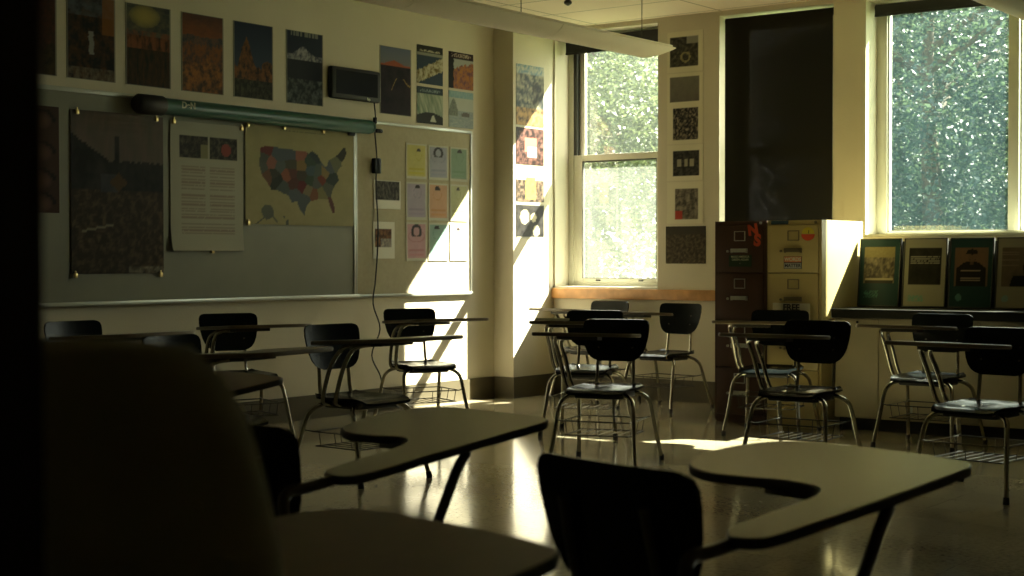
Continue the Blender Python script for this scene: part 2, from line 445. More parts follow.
def f_falls(u, v):
    c = mixc((.012, .012, .012), (.10, .045, .015), .35+nz(u*6, v*7, 2)*1.3)
    if v > .75: c = mixc(c, (.10, .12, .13), .6+nz(u*5, v*12, 3))
    if u > .72 and v > .55: c = mixc(c, (.30, .12, .02), .7)
    if abs(u-(.5+.06*nz(v*9, 1))) < .05 and .3 < v < .58: c = (.30, .30, .27)
    if v < .14: c = mixc(c, (.20, .17, .11), .5+nz(u*12, v*14, 6))
    return c
def f_cloud(u, v):
    c = mixc((.018, .02, .012), (.09, .04, .012), .4+nz(u*14, v*4, 3)*1.2)
    if v > .62: c = mixc((.05, .06, .055), (.16, .15, .08), .4+nz(u*5, v*12, 4))
    d = ((u-.42)/.34)**2+((v-.86)/.14)**2
    if d < 1: c = mixc((.44, .36, .10), c, d*.8)
    if .45 < v < .68: c = mixc(c, (.26, .09, .03), .5+nz(u*9, v*5, 7)*1.3)
    return c
def f_spire(u, v):
    c = mixc((.05, .08, .12), (.022, .035, .065), v)
    r = .42+.42*max(0, 1-abs(u-.32)/.22)+.06*nz(u*8, 2)+.10*(u > .7)*(1-abs(u-.85)*3)
    if v < r: c = mixc((.24, .10, .03), (.03, .022, .016), .45+nz(u*9, v*10, 3)*1.5)
    if v < .24: c = mixc((.018, .02, .012), (.09, .09, .05), .25+nz(u*12, v*13, 8)*1.3)
    return c
def f_mirror(u, v):
    c = (.018, .022, .03)
    if v > .6:
        c = mixc((.03, .045, .07), (.02, .03, .05), v)
        if v < .68+.12*max(0, 1-abs(u-.45)/.3)+.02*nz(u*9, 3): c = mixc((.40, .40, .40), (.08, .09, .12), .3+nz(u*14, v*16, 2)*1.5+abs(u-.45))
        if v > .93 and nz(u*26, 3, 1) > -.1 and .1 < u < .9: c = (.22, .23, .2)
    elif v < .35: c = mixc((.02, .03, .03), (.16, .18, .18), .2+nz(u*6, v*9, 4)*1.5)
    return c
def f_sunset(u, v):
    if v > .72:
        c = mixc((.20, .20, .22), (.13, .17, .26), (v-.7)*3)
        if v < .74+.07*max(0, 1-abs(u-.45)/.35): c = (.36, .10, .05)
    else:
        c = mixc((.03, .022, .028), (.012, .010, .014), .5+nz(u*5, v*7, 1))
        if v < .55 and abs(v-(.28+.3*u-.12*math.sin(u*8))) < .012 and u > .35: c = (.35, .24, .08)
    return c
fs_ = {1: f_falls, 2: f_cloud, 4: f_spire, 5: f_mirror, 6: f_sunset}
for i, (lab, a, b, fn) in enumerate(tops):
    f = fn or fs_[i]
    g = (lambda f: lambda u, v: FR if (u < .018 or u > .982 or v < .012 or v > .988) else tuple(k*.8 for k in f(u, v)))(f)
    z0, z1 = 2.352, 2.89
    o = panel('landscape_poster', b-a, z1-z0, 60, 80, g, mt='print')
    on_left(o, a, b, z0, z1); tag(o, 'landscape '+lab, 'poster', 'landscape posters along the top of the left wall')
tt = (.80, (.022, .02, .018), (.40, .36, .24))
def f_a(u, v):
    if v > .74: return landscape((0, 0, 0), (0, 0, 0), [], 3, title=(.80, (.025, .028, .02), (.45, .42, .30)))(u, v) if v > .8 else (.26, .26, .22)
    c = (.03, .05, .075)
    d = abs((v-.16-.5*u*.8))
    if d < .17+.05*nz(u*9, v*9): c = mixc((.50, .46, .32), (.14, .10, .02), .35+nz(u*10, v*9, 5)*1.8)
    return c
def f_b(u, v):
    if v > .82: return (.38, .30, .24) if (.86 < v < .96 and nz(u*24, v*16, 2) > -.05 and .1 < u < .9) else (.03, .018, .02)
    if u < .2-.05*nz(v*6, 1): return (.02, .02, .022)
    r = .5+.25*u+.12*nz(u*7, 3)
    return mixc((.42, .17, .05), (.15, .07, .09), .4+nz(u*9, v*8, 5)*1.4) if v < r else (.34, .36, .33)
def f_c(u, v):
    if v > .80: return (.20, .26, .28) if (.85 < v < .95 and nz(u*24, v*16, 2) > -.05 and .1 < u < .9) else (.03, .05, .065)
    c = mixc((.10, .17, .12), (.42, .45, .33), .5+nz(u*6+v*2, v*.8, 5)*1.4)
    if v < .22+.1*math.sin(u*3.2): c = (.03, .035, .03)
    if abs(u-.62) < .12*(.3-v)*4 and .05 < v < .25: c = (.52, .52, .42)
    return c
def f_d(u, v):
    if v > .82: return mixc((.20, .34, .38), (.30, .42, .42), nz(u*20, v*9)+.5)
    if v > .45: c = (.44, .46, .40)
    else: c = mixc((.22, .27, .28), (.36, .40, .38), .5+nz(u*5, v*22, 3))
    if u < .36 and v < .48+.3*math.sin(max(0, .36-u)*9) and v > .3: c = mixc((.12, .14, .12), (.25, .27, .22), .5+nz(u*20, v*20, 1))
    if .5 < u < .85 and .3 < v < .42+.08*nz(u*15, 2): c = (.14, .13, .12)
    return c
for fn, y0, y1, z0, z1, lab in [
    (f_a, 9.419, 9.75, 2.634, 2.948, 'small park poster with golden river bends under a dark title band'),
    (f_b, 9.829, 10.159, 2.632, 2.937, 'small park poster of orange cliffs under a dark maroon title band'),
    (f_c, 9.418, 9.75, 2.31, 2.61, 'small park poster of pale green slopes, below the golden river poster'),
    (f_d, 9.828, 10.158, 2.306, 2.611, 'small pale blue lake poster, below the orange cliff poster')]:
    o = panel('park_poster', y1-y0, z1-z0, 40, 40, fn); on_left(o, y0, y1, z0, z1)
    tag(o, lab, 'poster', 'four small park posters above the tack board')

# whiteboard and tack board
r = empty('whiteboard', (XL, 6.8, .91)); tag(r, 'long grey whiteboard with aluminium frame and tray on the left wall', 'whiteboard')
def PL(mb, n, m, par, root): mb.v = [tuple(Vector(v)-root.location) for v in mb.v]; return mb.build(n, m, par)
PL(MB().box(XL, XL+.012, 4.9, 8.65, .925, 2.265), 'board_surface', 'white_board', r, r)
f = MB(); f.box(XL, XL+.022, 4.88, 8.67, 2.262, 2.29, .003); f.box(XL, XL+.022, 8.645, 8.67, .93, 2.262, .003); f.box(XL, XL+.022, 4.88, 4.9, .93, 2.262, .003)
PL(f, 'board_frame', 'alu', r, r)
PL(MB().box(XL, XL+.06, 4.88, 8.67, .903, .93, .004), 'marker_tray', 'alu', r, r)
r = empty('tack_board', (XL, 9.4, .91)); tag(r, 'beige tack board with metal frame beside the whiteboard, half in sunlight', 'notice board')
PL(MB().box(XL, XL+.012, 8.68, 10.10, .925, 2.265), 'tack_surface', 'tack', r, r)
f = MB(); f.box(XL, XL+.022, 8.675, 10.123, 2.262, 2.285, .003); f.box(XL, XL+.022, 10.10, 10.123, .92, 2.262, .003); f.box(XL, XL+.022, 8.672, 8.684, .92, 2.262, .003)
f.box(XL, XL+.03, 8.672, 10.123, .90, .925, .003)
PL(f, 'tack_frame', 'alu', r, r)

# things on the whiteboard
BX = XL+.0125
def f_faces(u, v):
    c = (.055, .028, .018)
    for k, vv in enumerate((.86, .56, .3, .08)):
        d = ((u-.6)/.26)**2+((v-vv)/.09)**2
        if d < 1: c = mixc((.14, .075, .05), (.06, .03, .02), d)
        if 1 <= d < 1.7 and v > vv: c = (.02, .015, .012)
    return c
o = panel('portrait_strip', .36, .665, 24, 44, f_faces); on_left(o, 5.572, 5.932, 1.492, 2.157, X=BX)
tag(o, 'dark brown strip of stacked portrait faces at the left end of the whiteboard', 'poster')
def f_crowd(u, v):
    c = mixc((.028, .022, .014), (.11, .075, .038), .15+nz(u*16, v*22, 1)*1.3)
    if v > .52: c = mixc((.010, .011, .010), (.035, .035, .028), .3+nz(u*5, v*5, 3))
    top = .86-.5*u*(u < .45)*.8-.11*(u >= .45) + .012*nz(u*30, 2)
    if u >= .45: top = .70+.02*nz(u*18, 4)
    if abs(u-.48) < .022 and v < .86: top = .86
    if v > top: c = mixc((.085, .08, .06), (.13, .095, .075), .5+nz(u*8, v*3, 2))
    if .5 < v < .62 and .3 < u < .5: c = mixc((.03, .035, .038), (.055, .055, .055), nz(u*9, v*9)+.5)
    if abs(u-.5)*3+abs(v-.57)*5 < .3: c = (.075, .045, .02)
    if abs(v-.25-.12*u) < .006 and .1 < u < .45: c = (.19, .17, .11)
    if v < .05 and .6 < u: c = mixc(c, (.24, .22, .16), .4+nz(u*20, v*40))
    return c
r = empty('crowd_scroll', (BX, 6.39, 1.63)); tag(r, 'large dark hanging print of a crowd below a hill, left on the whiteboard', 'poster')
o = panel('print_sheet', .745, 1.045, 60, 80, f_crowd, mt='print', bulge=lambda u, v: .006+.03*max(0, v-.88)*8*math.sin(PI*u)*abs(math.sin(v*40)), parent=r); o.rotation_euler = (0, 0, PI/2)
def clip(parent, y, z, root, name='clip', x=.012):
    m = MB(); m.box(BX+x, BX+x+.014, y-.013, y+.013, z-.018, z+.012, .003); m.box(BX+x+.002, BX+x+.009, y-.005, y+.005, z+.01, z+.028, .002)
    m.v = [tuple(Vector(v)-root.location) for v in m.v]; m.build(name, 'brass', parent)
for y, z in ((6.06, 2.14), (6.70, 2.14), (6.04, 1.10), (6.73, 1.10)): clip(r, y, z, r)
def f_letter(u, v):
    c = (.36, .35, .26)
    if .72 < v < .90 and .12 < u < .92:
        if abs(u-.52) < .008: return c
        d = mixc((.018, .018, .014), (.10, .09, .06), .2+nz(u*22, v*24, 2)*1.5)
        if abs(u-.46) < .05 and v < .83: d = (.20, .19, .10)
        if ((u-.76)/.07)**2+((v-.80)/.05)**2 < 1: d = (.22, .05, .04)
        return d
    if .12 < v < .66 and .14 < u < .88:
        col = 0 if u < .5 else 1
        if not .47 < u < .53 or v < .3:
            para = (v*9) % 1
            if para > .18 and (v*70) % 1 > .45 and nz(u*45, v*70, 4) > -.35: return (.26, .22, .17)
    return c
r = empty('text_scroll', (BX, 7.155, 1.70)); tag(r, 'pale hanging sheet with two photos above lines of text, curling at its bottom edge', 'poster')
o = panel('print_sheet', .66, .88, 80, 110, f_letter, mt='print', bulge=lambda u, v: .006+.05*max(0, .22-v)**2*12*(1-.55*u)+.02*max(0, v-.93)*10*math.sin(PI*u*2)**2, parent=r); o.rotation_euler = (0, 0, PI/2)
for y, z in ((6.85, 2.135), (7.47, 2.13), (7.19, 1.26)): clip(r, y, z, r)
# map
US = [(.10,.90),(.16,.915),(.40,.895),(.52,.885),(.54,.87),(.58,.90),(.63,.86),(.66,.80),(.70,.74),(.72,.76),(.74,.82),(.80,.86),(.845,.90),(.875,.95),(.90,.96),(.915,.90),(.89,.84),(.86,.80),(.87,.77),(.83,.73),(.82,.68),(.84,.62),(.80,.57),(.77,.50),(.76,.44),(.79,.36),(.795,.27),(.77,.28),(.745,.35),(.735,.41),(.66,.42),(.60,.40),(.56,.39),(.52,.34),(.50,.24),(.46,.29),(.43,.38),(.38,.37),(.35,.44),(.30,.455),(.24,.49),(.19,.49),(.155,.56),(.11,.62),(.085,.72),(.09,.80)]
def inpoly(x, y, P):
    c = False; n = len(P); j = n-1
    for i in range(n):
        if (P[i][1] > y) != (P[j][1] > y) and x < (P[j][0]-P[i][0])*(y-P[i][1])/(P[j][1]-P[i][1]+1e-9)+P[i][0]: c = not c
        j = i
    return c
seeds = [(.14,.88,(.14,.035,.03)),(.12,.80,(.09,.10,.08)),(.11,.70,(.10,.11,.09)),(.16,.62,(.16,.08,.05)),(.20,.75,(.26,.11,.08)),(.26,.83,(.09,.11,.12)),(.27,.72,(.10,.12,.11)),(.25,.58,(.03,.04,.03)),(.22,.64,(.05,.055,.04)),(.30,.52,(.08,.10,.09)),(.34,.64,(.28,.10,.06)),(.37,.85,(.09,.11,.12)),(.38,.74,(.08,.075,.05)),(.38,.66,(.12,.05,.04)),(.40,.56,(.10,.04,.03)),(.42,.45,(.09,.11,.12)),(.50,.40,(.09,.11,.11)),(.48,.53,(.13,.02,.02)),(.48,.64,(.07,.06,.04)),(.48,.74,(.24,.16,.06)),(.47,.85,(.30,.12,.08)),(.55,.79,(.05,.08,.06)),(.56,.70,(.07,.11,.12)),(.55,.60,(.05,.08,.05)),(.53,.50,(.22,.18,.10)),(.60,.46,(.20,.08,.04)),(.66,.47,(.22,.20,.09)),(.62,.58,(.10,.11,.10)),(.63,.68,(.09,.12,.10)),(.66,.62,(.18,.05,.03)),(.70,.68,(.26,.19,.08)),(.74,.74,(.10,.12,.13)),(.76,.62,(.04,.06,.05)),(.73,.53,(.10,.11,.08)),(.77,.35,(.12,.05,.04)),(.80,.78,(.16,.17,.10)),(.87,.90,(.05,.05,.035)),(.60,.86,(.04,.06,.06))]
def f_map(u, v):
    c = mixc((.31, .275, .135), (.275, .245, .12), .5+nz(u*7, v*7, 2))
    x, y = u, v
    x = .085+(u-.12)*1.025; y = .24+(v-.10)*.973
    if inpoly(x, y, US):
        s = min(seeds, key=lambda s: (s[0]-x)**2+((s[1]-y)*.8)**2); return tuple(k*.78 for k in s[2])
    if ((x-.16)/.055)**2+((y-.27)/.075)**2 < 1+.6*nz(x*20, y*20) or (abs(y-(.22-.9*(.14-x))) < .008 and .03 < x < .14) or (abs(y-(.25-1.2*(x-.18))) < .012 and .18 < x < .25): return (.09, .10, .08)
    if ((x-.34)/.012)**2+((y-.16)/.04)**2 < 1 or ((x-.31)/.008)**2+((y-.22)/.012)**2 < 1: return (.09, .10, .08)
    if .955 < v < .975 and .3 < u < .72 and nz(u*60, 1) > -.15: return (.18, .165, .09)
    return c
r = empty('country_map', (BX, 8.075, 1.81)); tag(r, 'unrolled map of the United States with multicoloured states, hung on the whiteboard', 'map')
o = panel('map_sheet', 1.13, .715, 120, 84, f_map, mt='print', bulge=lambda u, v: .005, parent=r); o.rotation_euler = (0, 0, PI/2)
for y, z in ((7.53, 2.16), (7.89, 2.165), (8.30, 2.165), (7.53, 1.46)): clip(r, y, z, r)
m = MB().box(BX+.01, BX+.03, 8.57, 8.64, 2.15, 2.19, .004); m.v = [tuple(Vector(v)-r.location) for v in m.v]; m.build('clip', 'black_matte', r)
# green roller tube
r = empty('map_roller_case', (XL+.09, 7.69, 2.222)); tag(r, 'long dark green map roller case with black end cap along the whiteboard top', 'map roller')
L0 = Vector((0, 0, 0))
MB().tube([(0, -.99, 0), (0, 1.05, 0)], .055, 20).build('case_tube', 'green_tube', r)
MB().tube([(0, -1.21, .0), (0, -1.19, 0), (0, -1.0, 0), (0, -.985, 0)], [.05, .066, .066, .056], 20).build('end_cap', 'black_matte', r)
MB().tube([(0, 1.07, 0), (0, 1.085, 0)], .045, 20).build('end_cap', 'green_tube', r)
for yy in (-.8, .9): MB().box(-.066, -.03, yy-.02, yy+.02, -.02, .05, .003).build('wall_bracket', 'black_matte', r)
text('lettering', 'DeN', .06, 'pale_text', r, Matrix.Translation((.0565, -.81, .012)) @ Matrix.Rotation(PI/2, 4, 'Z') @ Matrix.Rotation(PI/2, 4, 'X'), .0008, .002)
# small black screen
r = empty('wall_screen', (XL, 8.648, 2.545)); tag(r, 'small black flat screen box on the wall between posters, cord hanging below', 'screen')
MB().box(0, .055, -.277, .277, -.122, .122, .018).build('screen_case', 'black_matte', r)
MB().box(.055, .057, -.235, .235, -.085, .095, .0).build('screen_glass', 'black_plastic', r)
text('lettering', 'hp', .035, 'pale_text', r, Matrix.Translation((.058, .13, -.105)) @ Matrix.Rotation(PI/2, 4, 'Z') @ Matrix.Rotation(PI/2, 4, 'X'), .0006, .001)
r = empty('power_cord', (XL+.03, 8.87, 2.4)); tag(r, 'black power cord with inline adapter hanging down the tack board', 'cord')
pts = [(0, 0, .03), (.005, .01, -.1), (.006, .0, -.2), (.008, .02, -.40), (.008, .01, -.62), (.01, .03, -1.0), (.01, .0, -1.35), (.01, -.03, -1.55), (.01, .05, -1.75), (.012, -.05, -1.95), (.012, .05, -2.12), (.02, .1, -2.30), (.03, .25, -2.385)]
MB().tube(pts, .006, 6, sub=5).build('cable', 'black_matte', r)
MB().box(-.005, .035, -.03, .045, -.53, -.41, .008).build('adapter', 'black_plastic', r)
MB().box(-.005, .02, -.012, .012, -.14, -.09, .004).build('ferrite', 'black_plastic', r)
r = empty('hook_magnet', (BX+.01, 8.92, 2.21)); tag(r, 'small black hook beside the end of the green roller case', 'hook')
MB().box(0, .03, -.045, .03, -.02, .012, .008).build('hook_body', 'black_plastic', r)

# coloured cards on the tack board
cards = [((.50, .45, .07), 'yellow', 0, 0), ((.30, .31, .38), 'lavender blue', 1, 0), ((.20, .31, .20), 'sage green', 2, 0),
         ((.36, .30, .37), 'pale lilac', 0, 1), ((.56, .29, .13), 'orange', 1, 1), ((.43, .44, .20), 'lime yellow', 2, 1),
         ((.52, .26, .28), 'pink', 0, 2), ((.22, .38, .31), 'mint green', 1, 2), ((.55, .38, .36), 'pale rose', 2, 2)]
cx = [(9.264, 9.521), (9.545, 9.80), (9.826, 10.06)]; cz = [(1.852, 2.136), (1.518, 1.825), (1.185, 1.498)]
rown = ['top row', 'middle row', 'bottom row']; coln = ['left', 'centre', 'right']
def cardf(col, sd):
    hair = [(.62, .80, .10), (.5, .78, .24), (.55, .84, .14), (.55, .84, .12), (.45, .82, .14), (.45, .86, .09), (.5, .76, .26), (.42, .84, .13), (.45, .82, .1)][sd]
    def fn(u, v):
        if u < .07 or u > .93 or v < .06 or v > .95: return (.46, .45, .34)
        c = tuple((.75*k+.25*sum(col)/3)*(.92+.12*nz(u*4, v*4, sd)) for k in col)
        hx, hy, hw = hair
        d = ((u-hx)/hw)**2+((v-hy)/(hw*.75))**2
        if sd in (1, 6):
            if .35 < d < 1 and v > hy-.13: return (.03, .028, .03)
        elif d < 1 and v > hy-.01: return (.04, .036, .032)
        if .25 < v < .30 and .15 < u < .85: return tuple(k*.75 for k in col)
        if .10 < v < .22 and .15 < u < .85 and (v*60) % 1 > .5: return tuple(k*.85 for k in col)
        if abs(((u-hx)/(hw*1.5))**2+((v-hy+.12)/.15)**2-1) < .12 and v < hy: return tuple(k*.7 for k in col)
        return c
    return fn
for k, (col, cn, i, j) in enumerate(cards):
    o = panel('portrait_card', cx[i][1]-cx[i][0], cz[j][1]-cz[j][0], 26, 34, cardf(col, k), thick=.003, bulge=lambda u, v: .004*abs(v-.5))
    on_left(o, *cx[i], *cz[j], X=XL+.0125, off=.0008); o.rotation_euler = (0, random.uniform(-.012, .012), PI/2)
    tag(o, '%s portrait card with dark hair sketch, %s %s of the pinned cards' % (cn, rown[j], coln[i]), 'card', 'coloured portrait cards on the tack board')
def f_ph1(u, v):
    if v > .97 or v < .3 or u < .05 or u > .95: return (.66, .64, .52)
    return mixc((.015, .014, .012), (.14, .13, .10), .25+nz(u*16, v*5, 3)*1.5)
def f_ph2(u, v):
    if v > .80 or v < .32 or u < .10 or u > .86: return (.66, .64, .52)
    c = mixc((.05, .025, .012), (.24, .11, .04), .4+nz(u*6, v*6, 3)*1.3)
    if u > .35 and v < .55: c = mixc((.4, .34, .26), (.1, .1, .1), .5+nz(u*12, v*12, 1))
    return c
o = panel('photo_print', .316, .225, 34, 24, f_ph1); on_left(o, 8.881, 9.197, 1.598, 1.823, X=BX, off=.0008); tag(o, 'white sheet with a dark wide photo beside the hanging cord', 'photo')
o = panel('photo_print', .255, .29, 30, 34, f_ph2); on_left(o, 8.868, 9.123, 1.205, 1.495, X=BX, off=.0008); tag(o, 'white sheet with a small brown photo, lower of the two beside the cord', 'photo')

# prints on the corner column
def f_k1(u, v):
    c = mixc((.03, .045, .045), (.32, .30, .2), .35+nz(u*7, v*10, 3)*1.9)
    if v > .86: c = mixc((.10, .20, .24), (.44, .42, .30), .5+nz(u*15, v*22, 2)*2)
    if u > .6 and v > .35 and v < .75: c = mixc(c, (.02, .02, .02), .6+nz(u*9, v*9, 7))
    if v < .28: c = mixc((.46, .28, .10), (.05, .04, .03), .4+nz(u*9, v*14, 1)*1.8)
    return c
def f_k2(u, v):
    c = mixc((.02, .015, .014), (.18, .09, .07), .3+nz(u*9, v*8, 4)*1.6)
    if .3 < u < .75 and .35 < v < .75: c = (.50, .17, .12)
    if .42 < u < .72 and .2 < v < .5: c = (.60, .56, .50)
    return c
def f_k3(u, v):
    c = (.50, .47, .38) if v > .62 else mixc((.02, .018, .015), (.2, .14, .09), .35+nz(u*13, v*11, 2)*1.6)
    if .35 < u < .68 and .06 < v < .72: c = mixc((.60, .42, .08), (.42, .26, .05), nz(u*8, v*8)+.4)
    return c
def f_k4(u, v):
    c = mixc((.012, .012, .011), (.05, .045, .04), .4+nz(u*6, v*6, 4))
    for a, b, s in ((.3, .62, .16), (.62, .6, .1), (.72, .22, .12)):
        if ((u-a)/s)**2+((v-b)/(s*1.3))**2 < 1: c = (.46, .42, .28)
    if v < .04 or v > .97: c = (.4, .38, .28)
    return c
for fn, z0, z1, lab in [(f_k1, 2.36, 2.886, 'tall busy illustrated poster at the top of the corner column'), (f_k2, 2.022, 2.34, 'print of people in red shirts holding a white sheet, second down the corner column'),
                        (f_k3, 1.70, 2.0, 'print of a crowd with a yellow figure, third down the corner column'), (f_k4, 1.379, 1.682, 'black print with pale face shapes, lowest on the corner column')]:
    o = panel('column_print', .408, z1-z0, 28, 36, fn, mt='print_gloss'); on_left(o, 10.49, 10.898, z0, z1, X=-7.79)
    tag(o, lab, 'poster', 'prints stacked down the corner column')

# photo sheets on the window pier
def bw(sd, px0, px1, pz0, pz1, style):
    def fn(u, v):
        if not (px0 < u < px1 and pz0 < v < pz1): return (.66, .62, .46)
        a = (u-px0)/(px1-px0); b = (v-pz0)/(pz1-pz0)
        if style == 'bike':
            c = mixc((.03, .03, .022), (.12, .11, .08), .25+nz(a*8, b*9, sd)*1.4)
            if b > .75 and a > .6: c = (.24, .24, .2)
            d = math.hypot(a-.55, (b-.3)); c = (.26, .23, .12) if abs(d-.15) < .03 else c
        elif style == 'grey': c = mixc((.11, .10, .085), (.17, .16, .13), .3+b*.6+nz(a*6, b*3, sd)*.5)
        elif style == 'group': c = mixc((.02, .02, .018), (.30, .26, .2), .15+nz(a*14, b*11, sd)*1.8)
        elif style == 'signs':
            c = mixc((.02, .02, .018), (.08, .075, .06), .3+nz(a*8, b*8, sd)*1.3)
            if .35 < b < .65 and (.15 < a < .35 or .45 < a < .58 or .66 < a < .8): c = (.30, .28, .21)
        else:
            c = mixc((.06, .055, .04), (.24, .21, .16), .4+nz(a*6, b*7, sd)*1.5)
            if a < .35 and b < .25: c = (.35, .05, .03)
        return c
    return fn
sh = [(2.765, 3.105, (-6.588, -6.313, 2.815, 3.06), 'bike', 'white sheet with a dark photo of a bicycle wheel, topmost on the window pier'),
      (2.47, 2.755, (-6.59, -6.30, 2.514, 2.725), 'grey', 'white sheet with a plain grey hazy photo, second from top on the window pier'),
      (2.165, 2.478, (-6.555, -6.312, 2.20, 2.46), 'group', 'white sheet with an upright photo of a dark group, third down the window pier'),
      (1.855, 2.155, (-6.558, -6.308, 1.898, 2.108), 'signs', 'white sheet with a dark photo of people holding pale signs, fourth down the pier'),
      (1.495, 1.845, (-6.538, -6.317, 1.535, 1.79), 'colour', 'white sheet with a small coloured photo with a red corner, fifth down the pier')]
for k, (z0, z1, (a, b, c, d_), st, lab) in enumerate(sh):
    x0, x1 = -6.612, -6.268
    o = panel('photo_sheet', x1-x0, z1-z0, 34, 34, bw(k+3, (a-x0)/(x1-x0), (b-x0)/(x1-x0), (c-z0)/(z1-z0), (d_-z0)/(z1-z0), st), thick=.004, bulge=lambda u, v: .008*max(0, .25-v))
    on_far(o, x0, x1, z0, z1); tag(o, lab, 'photo', 'photo sheets on the window pier')
o = panel('photo_print', .386, .314, 36, 30, lambda u, v: mixc((.035, .028, .018), (.12, .095, .06), .3+nz(u*16, v*13, 3)*1.5) if v < .8 else (.045, .04, .028))
on_far(o, -6.626, -6.24, 1.159, 1.473); tag(o, 'large dark borderless crowd photo, lowest on the window pier', 'photo')

# ------------------------------------------------------------------ file cabinets
def cabinet(x0, x1, body, label, hm):
    r = empty('file_cabinet', ((x0+x1)/2, 9.8, 0)); tag(r, label, 'file cabinet')
    w = (x1-x0)/2; D = .70; T = 1.473
    b = MB(); b.box(-w, w, .012, D, .0, T, .003)
    b.box(-w, -w+.018, 0, .012, .02, T); b.box(w-.018, w, 0, .012, .02, T); b.box(-w+.018, w-.018, 0, .012, T-.028, T); b.box(-w+.018, w-.018, 0, .012, .02, .06)
    b.build('cabinet_body', body, r)
    for k in range(4):
        z1 = T-.034-k*.3445; z0 = z1-.338
        dr = MB().box(-w+.022, w-.022, -.012, .014, z0, z1, .004).build('drawer', body, r)
        h = MB(); cz_ = z1-.075
        for a, b_, c, d2 in ((-.045, .045, .030, .036), (-.045, .045, -.036, -.030), (-.045, -.039, -.03, .03), (.039, .045, -.03, .03)): h.box(a, b_, -.019, -.010, cz_+c, cz_+d2, .001)
        h.build('label_holder', hm, dr)
        g = MB(); gz = z1-.185
        g.box(-.065, .065, -.030, -.012, gz+.012, gz+.020, .003); g.box(-.065, .065, -.036, -.030, gz-.008, gz+.020, .002); g.box(-.065, -.058, -.034, -.012, gz-.012, gz+.018); g.box(.058, .065, -.034, -.012, gz-.012, gz+.018)
        g.build('handle', hm, dr)
        MB().tube([(-.095, -.012, gz), (-.095, -.026, gz)], .009, 10).build('thumb_latch', hm, dr)
    MB().tube([(w-.045, -.002, T-.016), (w-.045, -.010, T-.016)], .010, 12).build('lock', hm, r)
    return r
cabinet(-5.458, -5.038, 'cabinet_brown', 'dark brown four-drawer file cabinet with orange cut-out letters, left of the tan one', 'alu')
cabinet(-5.032, -4.610, 'cabinet_tan', 'tan four-drawer file cabinet with sunlit side and stickers, beside the counter', 'holder')
def stk(name, lab, x, z, w, h, m, y=9.7855, cat='sticker'):
    r = empty(name, (x, y, z)); tag(r, lab, cat)
    MB().box(-w/2, w/2, -.001, .0015, -h/2, h/2).build('backing', m, r); return r
RX = Matrix.Rotation(PI/2, 4, 'X')
r = stk('sticker', 'dark green sticker with pale text on the brown cabinet top drawer', -5.243, 1.185, .185, .085, 'sticker_green')
text('lettering', 'MAKE AMERICA\nGREEN AGAIN\n...', .021, 'pale_text', r, Matrix.Translation((0, -.002, .008)) @ RX, .0003, .0004)
r = empty('letter_cutouts', (-5.135, 9.786, 1.36)); tag(r, 'orange-red cut-out letters N and S on the brown cabinet top drawer', 'letters')
text('letter_n', 'N', .105, 'red_orange', r, Matrix.Translation((-.005, -.001, .045)) @ Matrix.Rotation(-.15, 4, 'Y') @ RX, .0006, .006)
text('letter_s', 'S', .115, 'red_orange', r, Matrix.Translation((.03, -.0022, -.03)) @ Matrix.Rotation(.1, 4, 'Y') @ RX, .0006, .006)
r = stk('sticker', 'orange and grey two-line WORDS MATTER sticker on the tan cabinet', -4.825, 1.172, .14, .088, 'dark_text')
MB().box(-.066, .066, -.002, -.001, .003, .042).build('orange_band', 'orange_label', r)
MB().box(-.066, .066, -.002, -.001, -.041, -.003).build('grey_band', 'grey_label', r)
text('lettering', 'WORDS', .035, 'card_white', r, Matrix.Translation((0, -.0026, .0225)) @ RX, .0003, .0012)
text('lettering', 'MATTER', .033, 'dark_text', r, Matrix.Translation((0, -.0026, -.022)) @ RX, .0003, .0008)
r = empty('sticker', (-4.708, 9.7858, 1.372)); tag(r, 'round yellow and red sun sticker at the upper right of the tan cabinet', 'sticker')
def disc(mb, rx, rz, a0, a1, y, z0=0, n=24):
    vs = [(0, y, z0)]+[(rx*math.cos(a0+(a1-a0)*k/n), y, z0+rz*math.sin(a0+(a1-a0)*k/n)) for k in range(n+1)]
    vs2 = [(x, y+.0012, z) for x, _, z in vs]; o = len(vs)
    fs = [(0, k+2, k+1) for k in range(n)]+[(o, o+k+1, o+k+2) for k in range(n)]+[(k+1, k+2, o+k+2, o+k+1) for k in range(n)]
    mb.add(vs+vs2, fs)
m = MB(); disc(m, .048, .045, 0, PI, -.001, .004); m.build('yellow_half', 'yellow_st', r)
m = MB(); disc(m, .052, .045, PI, 2*PI, -.001, .0); m.build('red_half', 'red_st', r)
m = MB(); m.box(.004, .008, -.003, -.0015, .005, .028); m.build('mark', 'dark_text', r)
r = stk('sticker', 'dark blue strip label at the top left corner of the tan cabinet', -4.935, 1.458, .135, .026, 'blue_st', 9.7985)
r = empty('paper_sign', (-4.825, 9.764, .825)); tag(r, 'white paper sign reading FREE taped to the tan cabinet', 'sign')
MB().box(-.145, .145, -.001, .0, -.075, .06).build('paper', 'paper', r)
MB().box(-.145, -.115, -.0015, .022, .05, .06).build('tape', 'paper', r)
text('lettering', 'FREE', .062, 'dark_text', r, Matrix.Translation((0, -.002, .028)) @ RX, .0003, .0025)

